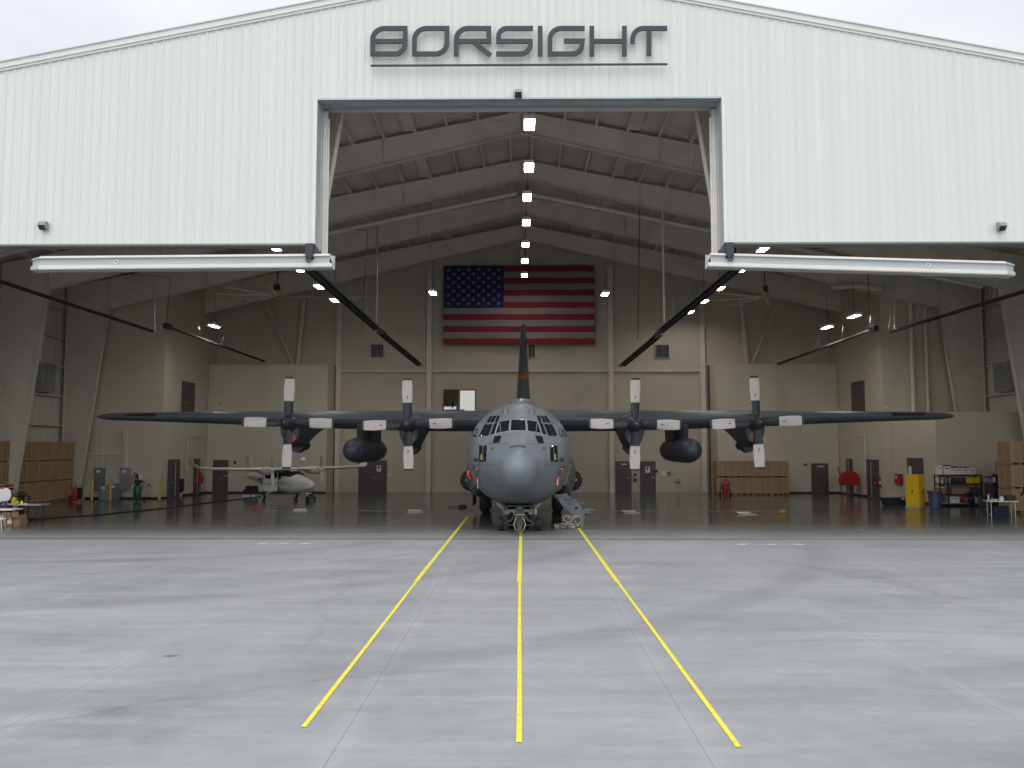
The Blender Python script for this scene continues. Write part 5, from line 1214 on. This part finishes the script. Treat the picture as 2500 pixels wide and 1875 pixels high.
b = MB(); b.lathe([(0,.08),(.14,.1),(.17,.16),(.17,.75),(.1,.9),(.04,.98)], n=18); b.build('cylinder', MT['red'], t, 45); b = MB(); b.torus((0,-.1,.6),.24,.035,18,6,'y'); b.tube([(-.28,.1,.1),(-.28,.05,.9),(0,.05,1.1),(.28,.05,.9),(.28,.1,.1)], .03, 6); b.build('hose_frame', MT['black'], t, 40); b = MB()
for s in (-1,1): b.cyl((s*.3,.1,.16),(s*.36,.1,.16),.16,n=16)
b.build('wheel', MT['black'], t, 40)
p = Vector((23.0, 52.7, P(2188,1170,52.7).z)); t = thing('alarm_panel', 'square dark red alarm panel on the wall beside the right hand room', 'alarm panel', p, 0)
b = MB(); b.box(-.1,.02,-.45,.45,-.33,.33); b.build('case', MT['red'], t, bevel=.01); b = MB(); b.box(-.115,-.1,.1,.3,.05,.2); b.build('display', MT['paper'], t)
# ------------------------------------------------------------------ things in front of the store room
g = G(2246, 1241); t = thing('safety_cabinet', 'tall yellow two door safety cabinet standing in front of the store room corner', 'cabinet', (g.x, g.y+.5, 0), R(40))
b = MB(); b.box(-.35,.35,-.35,.35,.06,1.76); b.build('case', MT['cabyel'], t, bevel=.012)
b = MB(); b.box(-.33,.0-.005,-.375,-.35,.1,1.72); b.box(.005,.33,-.375,-.35,.1,1.72); dd = b.build('cabinet_door', MT['cabyel'], t, bevel=.006)
b = MB(); b.box(-.375,-.35,-.31,.31,.12,1.70); b.build('side_panel', MT['cabyel'], t, bevel=.006)
b = MB(); b.box(-.39,-.375,-.06,.0,.8,.95); b.box(.03,.06,-.395,-.375,.85,1.0); b.build('latch', MT['dark'], t)
b = MB(); b.box(-.39,.39,-.39,.39,0,.06); b.build('plinth', MT['galv'], t)
g = G(2290, 1243); t = thing('waste_bin', 'round blue grey waste bin between the yellow cabinet and the shelves', 'bin', g)
b = MB(); b.lathe([(.0,.02),(.27,.02),(.33,.85),(.36,.86),(.36,.93),(.33,.93),(.31,.85),(.25,.06),(0,.06)], (0,.3,0), 26); b.build('bin_body', MT['blueb'], t, 40)
b = MB(); b.lathe([(.361,.80),(.372,.8),(.372,.87),(.361,.87)], (0,.3,0), 26); b.build('rim', MT['dark'], t, 40)
g = G(2190, 1236); t = thing('storage_tub', 'long dark blue storage tub with a pale lid below the alarm panel', 'tub', (g.x+.0, g.y+.35, 0), R(-8))
b = MB(); b.loft([[Vector((x*w,y*d,z)) for x, y in ((-1,-1),(1,-1),(1,1),(-1,1))] for w, d, z in ((.56,.28,.02),(.62,.32,.46))]); b.build('tub_body', MT['navy'], t, bevel=.02); b = MB(); b.box(-.65,.65,-.35,.35,.46,.52); b.build('lid', MT['elec2'], t, bevel=.02); b = MB(); b.box(.3,.42,-.37,-.33,.36,.46); b.box(.5,.58,-.37,-.33,.3,.46); b.build('latch', MT['paper'], t)
# shelving
a = P(2294, 1156, 47.1); c = P(2401, 1236, 47.1); w = c.x-a.x
SHX = (a.x+c.x)/2; SHY = 47.45
t = thing('shelving_unit', 'black steel shelving unit full of boxes in front of the store room', 'shelves', (SHX, SHY, 0))
for x in (-w/2, -w/2+.42, w/2-.05):
    b = MB(); b.box(x, x+.05, -.33, -.28, 0, 1.72); b.box(x, x+.05, .28, .33, 0, 1.72); b.build('post', MT['black'], t)
for z in (.14, .62, 1.20, 1.68):
    b = MB(); b.box(-w/2, w/2, -.32, .32, z, z+.05); b.build('shelf', MT['black'] if z > .2 else MT['elec2'], t)
def bx(name, x, z, wd, h, d, m, lab, cat, grp=None, Y=None, lid=None, mark=None, rz=0):
    t = thing(name, lab, cat, (SHX+x if Y is None else x, (SHY-.02) if Y is None else Y, z), rz, grp)
    b = MB(); b.box(-wd/2,wd/2,-d/2,d/2,0,h); b.build('box_body', MT[m], t, bevel=.008)
    if lid: b = MB(); b.box(-wd/2-.008,wd/2+.008,-d/2-.008,d/2+.008,h-.002,h+.05); b.build('lid', MT[lid], t)
    if mark: b = MB(); b.box(-wd*.33,wd*.33,-d/2-.004,-d/2-.001,h*.62,h*.74); b.build('printed_band', MT[mark], t)
    return t
oo = ['leftmost', 'second', 'third', 'fourth', 'fifth', 'rightmost']
xs6 = [-1.02,-.68,-.35,-.0,.34,.68]; hs = [.5,.46,.36,.38,.36,.34]; ws = [.2,.34,.3,.33,.33,.38]
for i in range(6): bx('file_box', xs6[i], 1.735, ws[i], hs[i], .42, 'paper', f'white file box, {oo[i]} of the row on top of the shelving', 'box', 'white file boxes on the shelving', lid='dark' if i in (1,2,3,4) else None, mark='card' if i == 0 else 'red')
bx('storage_bin', -1.02, 1.255, .26, .3, .35, 'white', 'white storage bin at the left end of the top shelf', 'box', mark='dark'); bx('storage_bin', -.62, 1.255, .3, .3, .35, 'elec2', 'grey patterned storage bin second on the top shelf', 'box', mark='paper')
bx('tool_case', -.05, 1.255, .72, .28, .4, 'dark', 'black tool case in the middle of the top shelf', 'case', mark='elec2')
bx('orange_box', .52, 1.255, .36, .32, .4, 'orange' if 0 else 'cabyel', 'orange box on the top shelf, left one of the pair', 'box'); bx('orange_box', .91, 1.255, .36, .32, .4, 'cabyel', 'orange box on the top shelf, right one of the pair', 'box')
bx('storage_bin', -1.0, .675, .3, .34, .35, 'card', 'brown bin with pale top at the left of the middle shelf', 'box', lid='white'); bx('cardboard_box', .0, .675, .95, .36, .45, 'card', 'long cardboard box with white labels on the middle shelf', 'box', mark=None)
bx('cardboard_box', .82, .675, .6, .3, .45, 'door', 'dark brown box at the right of the middle shelf', 'box', lid='dark')
bx('white_carton', -.32, .2, .5, .34, .45, 'white', 'white carton with red print on the bottom shelf', 'box', mark='red'); bx('magenta_box', .08, .2, .34, .24, .4, 'red', 'magenta red box beside the white carton on the bottom shelf', 'box'); bx('white_carton', .72, .2, .42, .3, .4, 'paper', 'pale carton at the right of the bottom shelf', 'box', mark='dark')
t = thing('folding_chair', 'black folding chair leaning against the bottom shelf', 'chair', (SHX+.42, SHY-.55, 0), R(10))
b = MB(); b.bar((-.12,0,0),(-.2,.12,.85),.04,.04); b.bar((.22,0,0),(.14,.12,.85),.04,.04); b.build('frame', MT['black'], t); b = MB(); b.bar((-.17,.08,.62),(.16,.08,.62),.04,.3); b.build('backrest', MT['black'], t); b = MB(); b.bar((-.15,.03,.25),(.2,.03,.25),.05,.35); b.build('seat', MT['navy'], t)
# second low shelf with pale boxes
Y = 45.4; a = P(2406, 1178, Y); c = P(2445, 1178, Y)
t = thing('low_shelf', 'low dark shelf with pale boxes right of the shelving unit', 'shelves', ((a.x+c.x)/2, Y+.25, 0)); w = c.x-a.x
for z in (.1,.8, a.z-.04):
    b = MB(); b.box(-w/2,w/2,-.25,.25,z,z+.04); b.build('shelf', MT['dark'], t)
for x in (-w/2, w/2-.04):
    b = MB(); b.box(x,x+.04,-.27,-.25,0,a.z); b.box(x,x+.04,.25,.27,0,a.z); b.build('post', MT['dark'], t)
for k, (u, wd, hh_) in enumerate(((2416,.28,.25),(2433,.36,.28))):
    p = P(u, 1177, Y); bx('pale_box', p.x, a.z+.0, wd, hh_, .35, 'elec2' if k == 0 else 'white', ['small grey box with dark lid on the low shelf', 'wider pale box with dark lid on the low shelf'][k], 'box', Y=Y+.22, lid='dark')
p = P(2443, 1160, Y-.3); bx('dark_cabinet', p.x+.08, 0, .36, 1.75, .4, 'navy', 'tall dark blue cabinet beside the right edge crates', 'cabinet', Y=Y+.1, lid='dark')
for k, (u, hh_) in enumerate(((2412, .62), (2428,.55))): p = P(u, 1200, Y-.2); bx('brown_carton', p.x, .84 if k else .14, .5, hh_*.8, .35, 'door', ['dark brown carton on the floor level of the low shelf', 'dark brown carton on the middle level of the low shelf'][k], 'box', Y=Y+.22)
# right table and clutter
g0 = P(2416, 1214, 40.6); g1 = P(2484, 1221, 38.6)
t = thing('folding_table', 'pale folding table with clutter at the right edge of the hangar', 'table', ((g0.x+g1.x)/2, 39.9, 0), R(-12)); TZ = .76; tl = .62
b = MB(); b.box(-tl,.70,-.35,.35,TZ-.04,TZ); b.build('tabletop', MT['alu'], t, bevel=.01)
for x in (-.45, .55):
    b = MB(); b.bar((x,-.28,0),(x,-.28,TZ-.04),.03,.03); b.bar((x,.28,0),(x,.28,TZ-.04),.03,.03); b.bar((x,-.28,.12),(x,.28,.12),.03,.03); b.build('leg', MT['galv'], t)
tx = t.location
q = lambda x, y=0: (tx.x+x, tx.y+y, TZ)
o = MB().lathe([(0,0),(.1,.01),(.17,.05),(.18,.07),(.16,.07),(.1,.03),(0,.02)], n=18).build('white_bowl', MT['paper'], None, 40); o.location = q(-.25,-.05); tag(o, 'shallow white bowl on the right folding table', 'bowl')
o = MB().lathe([(0,0),(.09,.0),(.1,.12),(.06,.18),(.03,.2)], n=14).build('jar', MT['white'], None, 40); o.location = q(.1,.0); tag(o, 'pale jar on the right folding table', 'jar')
o = MB().lathe([(0,0),(.05,.0),(.05,.22),(.02,.27),(.02,.3)], n=12).build('bottle', MT['galv'], None, 40); o.location = q(-.4,.2); tag(o, 'tall grey bottle at the back of the right folding table', 'bottle')
bx('black_bag', q(.45)[0], TZ, .45, .25, .3, 'dark', 'black bag on the right folding table', 'bag', Y=q(0)[1]); bx('blue_bin', q(-.0)[0], 0, .7, .5, .4, 'navy', 'dark blue bin under the right folding table', 'box', Y=q(0)[1]+.1)
# ------------------------------------------------------------------ left tables
t = thing('folding_table', 'near folding table with pale top at the left edge', 'table', (-20.75, 33.9, 0)); TZ2 = .78
b = MB(); b.box(-1.2,.83,-.38,.38,TZ2-.05,TZ2); b.build('tabletop', MT['alu'], t, bevel=.015)
for x in (-.9, .35):
    b = MB(); b.tube([(x,-.3,0),(x+.05,-.28,.3),(x-.05,-.28,TZ2-.05)], .018, 6); b.tube([(x+.12,.3,0),(x+.1,.28,.3),(x,.28,TZ2-.05)], .018, 6); b.bar((x,-.28,.35),(x,.28,.35),.025,.025); b.build('leg', MT['dark'], t)
N1 = t.location.copy()
t = thing('folding_table', 'long folding table with ear defenders and tools behind the near one', 'table', (-21.55, 36.4, 0)); TZ3 = .80
b = MB(); b.box(-1.5,1.35,-.4,.4,TZ3-.04,TZ3); b.build('tabletop', MT['galv'], t, bevel=.012)
for x in (-1.2, 1.1):
    b = MB(); b.bar((x,-.3,0),(x,-.3,TZ3-.04),.04,.04); b.bar((x,.3,0),(x,.3,TZ3-.04),.04,.04); b.bar((x,-.3,.1),(x,.3,.1),.04,.04); b.build('leg', MT['dark'], t)
N2 = t.location.copy()
def at2(u, Y=36.4, z=None): p = P(u, 1226, Y); return Vector((p.x, Y, TZ3 if z is None else z))
def muff(u, s, lab):
    l = at2(u, 36.15); t = thing('ear_defenders', lab, 'ear defenders', l)
    for sx in (-1, 1):
        b = MB(); b.ell((sx*.14*s,0,.13*s),(.09*s,.12*s,.13*s),14,8); b.build('ear_cup', mat('yellow_cup', (.85,.62,.04), .45) if 'yc' not in MT else MT['yc'], t, 50)
    b = MB(); b.tube([(-.15*s,0,.2*s),(-.12*s,0,.33*s),(0,0,.38*s),(.12*s,0,.33*s),(.15*s,0,.2*s)], .015, 6); b.build('headband', MT['black'], t)
MT['yc'] = mat('yellow_cup', (.85,.62,.04), .45)
muff(23, 1.25, 'large yellow ear defenders on the left long table'); muff(48, .62, 'small yellow ear defenders on the left long table')
def dish(u, v, lab, first=None):
    p = P(u, v, 35.7)
    if first: return dup(first, p, 0, lab)
    t = thing('desk_fan', lab, 'fan', p, 0, 'white desk fans at the left edge')
    b = MB(); b.ell((0,0,0),(.24,.05,.29),24,12); b.build('guard', MT['paper'], t, 50); b = MB(); b.cyl((0,.0,-.25),(0,.05,-.5),.05,n=10); b.build('stem', MT['blueb'], t, 40)
    return t
D0 = dish(13.5, 1208, 'white oval desk fan on the left table, right one'); dish(-1, 1210, 'white oval desk fan cut by the left edge of the picture', D0)
t = thing('hand_bag', 'dark bag on the left long table under the fans', 'bag', at2(1, 36.1)); b = MB(); b.ell((0,0,.15),(.2,.15,.17),14,8); b.build('bag_body', MT['navy'], t, 50); b = MB(); b.tube([(-.1,0,.28),(0,0,.42),(.1,0,.28)], .015, 6); b.build('handle', MT['black'], t)
for k, (u, w, z, h, m, lab) in enumerate(((33,.25,.0,.05,'paper','flat white tray on the left long table beside the ear defenders'),(60,.3,0,.04,'white','small white tray near the right end of the left long table'),(12,.5,0,.05,'white','white folded cloth in front of the fans'))):
    l = at2(u, 36.15); o = MB().box(-w/2,w/2,-.12,.12,z,h).build('tray', MT[m], None, bevel=.01); o.location = l; tag(o, lab, 'tray')
# black case stacks on racks behind
def stack(u0, u1, v0, v1, Y, lab, n=4, red=False):
    a = P(u0, v1, Y); c = P(u1, v0, Y); w = c.x-a.x; h = (c.z-a.z)/n; t = thing('parts_rack', lab, 'rack', ((a.x+c.x)/2, Y, 0))
    b = MB(); 
    for x in (-w/2+.03, w/2-.03): b.box(x-.02,x+.02,-.2,.2,0,a.z)
    b.build('leg', MT['dark'], t)
    for k in range(n):
        b = MB(); b.box(-w/2*(1-.06*k),w/2*(1-.03*k),-.3,.3,a.z+k*h,a.z+k*h+h*.62); b.build('tray', MT['red'] if red and k == n-1 else MT['black'], t, bevel=.015)
        b = MB(); b.bar((-w/2*.9,-.31,a.z+k*h+h*.75),(w/2*.9,-.31,a.z+k*h+h*.75),.02,.02); b.build('rail', MT['galv'], t)
    return t
stack(-8, 25, 1180, 1205, 38.2, 'rack of black cases with a red case on top at the left edge', 3, True); stack(24, 55, 1199, 1213, 38.0, 'low pile of black cases and tools behind the left tables', 3)
t = thing('sawhorse', 'dark metal stand with a curved arm right of the left tables', 'stand', (P(65,1250,37.6).x, 37.6, 0)); b = MB(); b.tube([(-1.2,0,1.12),(-.05,0,1.14),(.1,0,1.05),(.15,0,.85)], .03, 7); b.bar((.05,0,.1),(.05,0,1.1),.06,.06); b.build('arm', MT['dark'], t); b = MB(); b.box(-.2,.25,-.3,.3,.04,.1); b.build('base', MT['dark'], t); b = MB()
for x in (-.15,.2): b.cyl((x,-.3,.05),(x,-.25,.05),.05,n=10)
b.build('castor', MT['galv'], t)
t = thing('cardboard_box', 'open cardboard box on the floor under the left tables', 'box', (P(39,1270,35.2).x, 35.2, 0)); b = MB(); b.box(-.32,.3,-.25,.25,0,.42); b.build('box_body', MT['card'], t); b = MB(); b.box(-.2,-.02,-.256,-.252,.1,.36); b.build('paper_sheet', MT['paper'], t); b = MB(); b.bar((-.32,-.35,.46),(.3,-.35,.46),.02,.2); b.build('flap', MT['card'], t)
t = thing('paper_carton', 'brown carton with pink and white papers under the near left table', 'box', (P(13,1270,35.3).x, 35.3, 0)); b = MB(); b.box(-.35,.3,-.2,.2,0,.5); b.build('box_body', MT['card'], t); b = MB(); b.box(-.1,.05,-.206,-.202,.2,.44); b.box(.15,.28,-.206,-.202,.05,.4); b.build('paper_sheet', MT['paper'], t)
t = thing('stool', 'white topped stool cut by the left edge under the near table', 'stool', (P(-3,1270,33.2).x, 33.3, 0)); b = MB(); b.lathe([(0,.40),(.2,.40),(.21,.43),(.2,.46),(0,.47)], n=20); b.build('seat', MT['white'], t, 40)
for a in (45,135,225,315):
    b = MB(); b.cyl((.12*math.cos(R(a)),.12*math.sin(R(a)),.4),(.2*math.cos(R(a)),.2*math.sin(R(a)),0),.015,n=8); b.build('leg', MT['chrome'], t)
# ------------------------------------------------------------------ person at the right edge
PE = thing('person', 'person in dark navy work clothes and white soled shoes cut by the right edge', 'person', (G(2503,1262).x+.27, G(2503,1262).y, 0), R(15))
def skin(name, chains, m, parent, sub=2):
    vs, es, rs_ = [], [], []
    key = {}
    for ch in chains:
        prev = None
        for (x, y, z, r) in ch:
            k = (round(x,4), round(y,4), round(z,4))
            if k not in key: key[k] = len(vs); vs.append((x,y,z)); rs_.append(r)
            if prev is not None: es.append((prev, key[k]))
            prev = key[k]
    me = bpy.data.meshes.new(name); me.from_pydata(vs, es, []); me.materials.append(m)
    o = bpy.data.objects.new(name, me); col.objects.link(o); o.parent = parent
    sk = o.modifiers.new('skin', 'SKIN'); sk.use_smooth_shade = True
    for i, r in enumerate(rs_): me.skin_vertices[0].data[i].radius = (r, r)
    me.skin_vertices[0].data[0].use_root = True
    s = o.modifiers.new('sub', 'SUBSURF'); s.levels = sub; s.render_levels = sub
    return o
pel = (0,.0,.92,.155)
chest = (-.06,.0,1.32,.165); neck = (-.12,0,1.5,.06)
body = [[pel, (-.02,0,1.1,.145), chest, (-.10,0,1.44,.11), neck, (-.17,0,1.60,.07)]]
for s in (-1, 1):
    body.append([pel, (.0,s*.1,.86,.10), (-.02,s*.12,.48,.068), (.03,s*.13,.10,.045), (-.04,s*.13,.05,.045), (-.13,s*.14,.04,.035)])
    body.append([chest, (-.08,s*.19,1.38,.07), (-.10,s*.25,1.14,.05), (-.30,s*.2,.98,.038), (-.38,s*.18,.97,.03)])
skin('body', body, MT['navy'], PE)
b = MB(); b.ell((-.2,0,1.66),(.10,.078,.125),20,14); b.ell((-.30,0,1.65),(.022,.014,.025),8,6); b.ell((-.285,.035,1.685),(.012,.014,.009),8,6); b.ell((-.285,-.035,1.685),(.012,.014,.009),8,6)
for s in (-1,1): b.ell((-.19,s*.08,1.66),(.025,.014,.035),8,6)
b.build('head', MT['skin'], PE, 60)
b = MB(); b.ell((-.185,0,1.69),(.112,.09,.115),18,10,a0=-5); b.build('hair', MT['black'], PE, 60)
for s in (-1, 1):
    ch = [[(-.38,s*.18,.97,.026),(-.44,s*.18,.955,.032),(-.48,s*.18,.95,.026)]]
    for k, L_ in enumerate((.06,.075,.07,.055)):
        yy = s*.18 + (k-1.5)*.019; ch.append([(-.48,s*.18,.95,.026),(-.5,yy,.945,.0095),(-.5-L_*.6,yy,.93,.009),(-.5-L_,yy,.91,.008)])
    ch.append([(-.44,s*.18,.955,.032),(-.46,s*.14,.94,.011),(-.5,s*.125,.92,.009)])
    skin('hand', ch, MT['skin'], PE, 1)
    b = MB(); b.box(-.2,.09,s*.135-.05,s*.135+.05,0,.035); b.build('shoe_sole', MT['paper'], PE, bevel=.012)
# ------------------------------------------------------------------ camera, world, sun
cd = bpy.data.cameras.new('camera'); cam = bpy.data.objects.new('camera', cd); col.objects.link(cam)
cd.sensor_width = 36; cd.lens = 36*F/2500; cd.clip_end = 3000; cd.clip_start = .1
cam.location = CAM; cam.rotation_euler = (R(90)+TH, 0, PS); scene.camera = cam
w = bpy.data.worlds.new('World'); scene.world = w; w.use_nodes = True; nt = w.node_tree; N = nt.nodes; L = nt.links
bg = N['Background']; sky = N.new('ShaderNodeTexSky'); sky.sky_type = 'NISHITA'; sky.sun_disc = False
SE, SR = R(58), R(192)
sky.sun_elevation = SE; sky.sun_rotation = SR; sky.altitude = 300; sky.dust_density = 3
L.new(sky.outputs[0], bg.inputs['Color']); bg.inputs['Strength'].default_value = .08
b2 = N.new('ShaderNodeBackground'); tc = N.new('ShaderNodeTexCoord'); mp = N.new('ShaderNodeMapping'); mp.inputs['Scale'].default_value = (1.3,1.3,3.2)
no = N.new('ShaderNodeTexNoise'); no.inputs['Scale'].default_value = 1.7; no.inputs['Detail'].default_value = 7; no.inputs['Roughness'].default_value = .52; no.inputs['Distortion'].default_value = .3
L.new(tc.outputs['Generated'], mp.inputs[0]); L.new(mp.outputs[0], no.inputs['Vector'])
rp = N.new('ShaderNodeValToRGB'); e = rp.color_ramp.elements; e[0].position = .36; e[0].color = (.79,.81,.87,1); e[1].position = .62; e[1].color = (.97,.985,1.0,1)
L.new(no.outputs['Fac'], rp.inputs[0])
sx = N.new('ShaderNodeSeparateXYZ'); L.new(tc.outputs['Generated'], sx.inputs[0])
mr = N.new('ShaderNodeMapRange'); mr.inputs['From Min'].default_value = 0; mr.inputs['From Max'].default_value = 1; mr.inputs['To Min'].default_value = .78; mr.inputs['To Max'].default_value = 1.38; L.new(sx.outputs['Z'], mr.inputs[0])
ab = N.new('ShaderNodeMapRange'); ab.inputs['From Min'].default_value = .1; ab.inputs['From Max'].default_value = -1; ab.inputs['To Min'].default_value = .95; ab.inputs['To Max'].default_value = 1.75; L.new(sx.outputs['Y'], ab.inputs[0])
ml = N.new('ShaderNodeMath'); ml.operation = 'MULTIPLY'; L.new(mr.outputs[0], ml.inputs[0]); L.new(ab.outputs[0], ml.inputs[1])
L.new(rp.outputs[0], b2.inputs['Color']); L.new(ml.outputs[0], b2.inputs['Strength'])
ad = N.new('ShaderNodeMixShader'); ad.inputs[0].default_value = .88; L.new(bg.outputs[0], ad.inputs[1]); L.new(b2.outputs[0], ad.inputs[2]); L.new(ad.outputs[0], N['World Output'].inputs['Surface'])
sd = bpy.data.lights.new('sun', 'SUN'); sd.energy = .6; sd.angle = R(30); sd.color = (1,.97,.93); so = bpy.data.objects.new('sun', sd); col.objects.link(so)
# sun stands behind the camera: direction to the sun
az = R(-102); to = Vector((math.cos(SE)*math.cos(az), math.cos(SE)*math.sin(az), math.sin(SE))); so.rotation_euler = to.to_track_quat('Z', 'Y').to_euler(); so.location = to*60
scene.view_settings.view_transform = 'Standard'; scene.view_settings.look = 'None'; scene.view_settings.gamma = 1; scene.view_settings.exposure = .2
scene.render.engine = 'CYCLES'
try:
    cy = scene.cycles; cy.use_denoising = True; cy.denoiser = 'OPENIMAGEDENOISE'; cy.max_bounces = 8; cy.diffuse_bounces = 5; cy.glossy_bounces = 4; cy.sample_clamp_indirect = 6; cy.use_adaptive_sampling = False; cy.caustics_reflective = False; cy.caustics_refractive = False
except Exception: pass
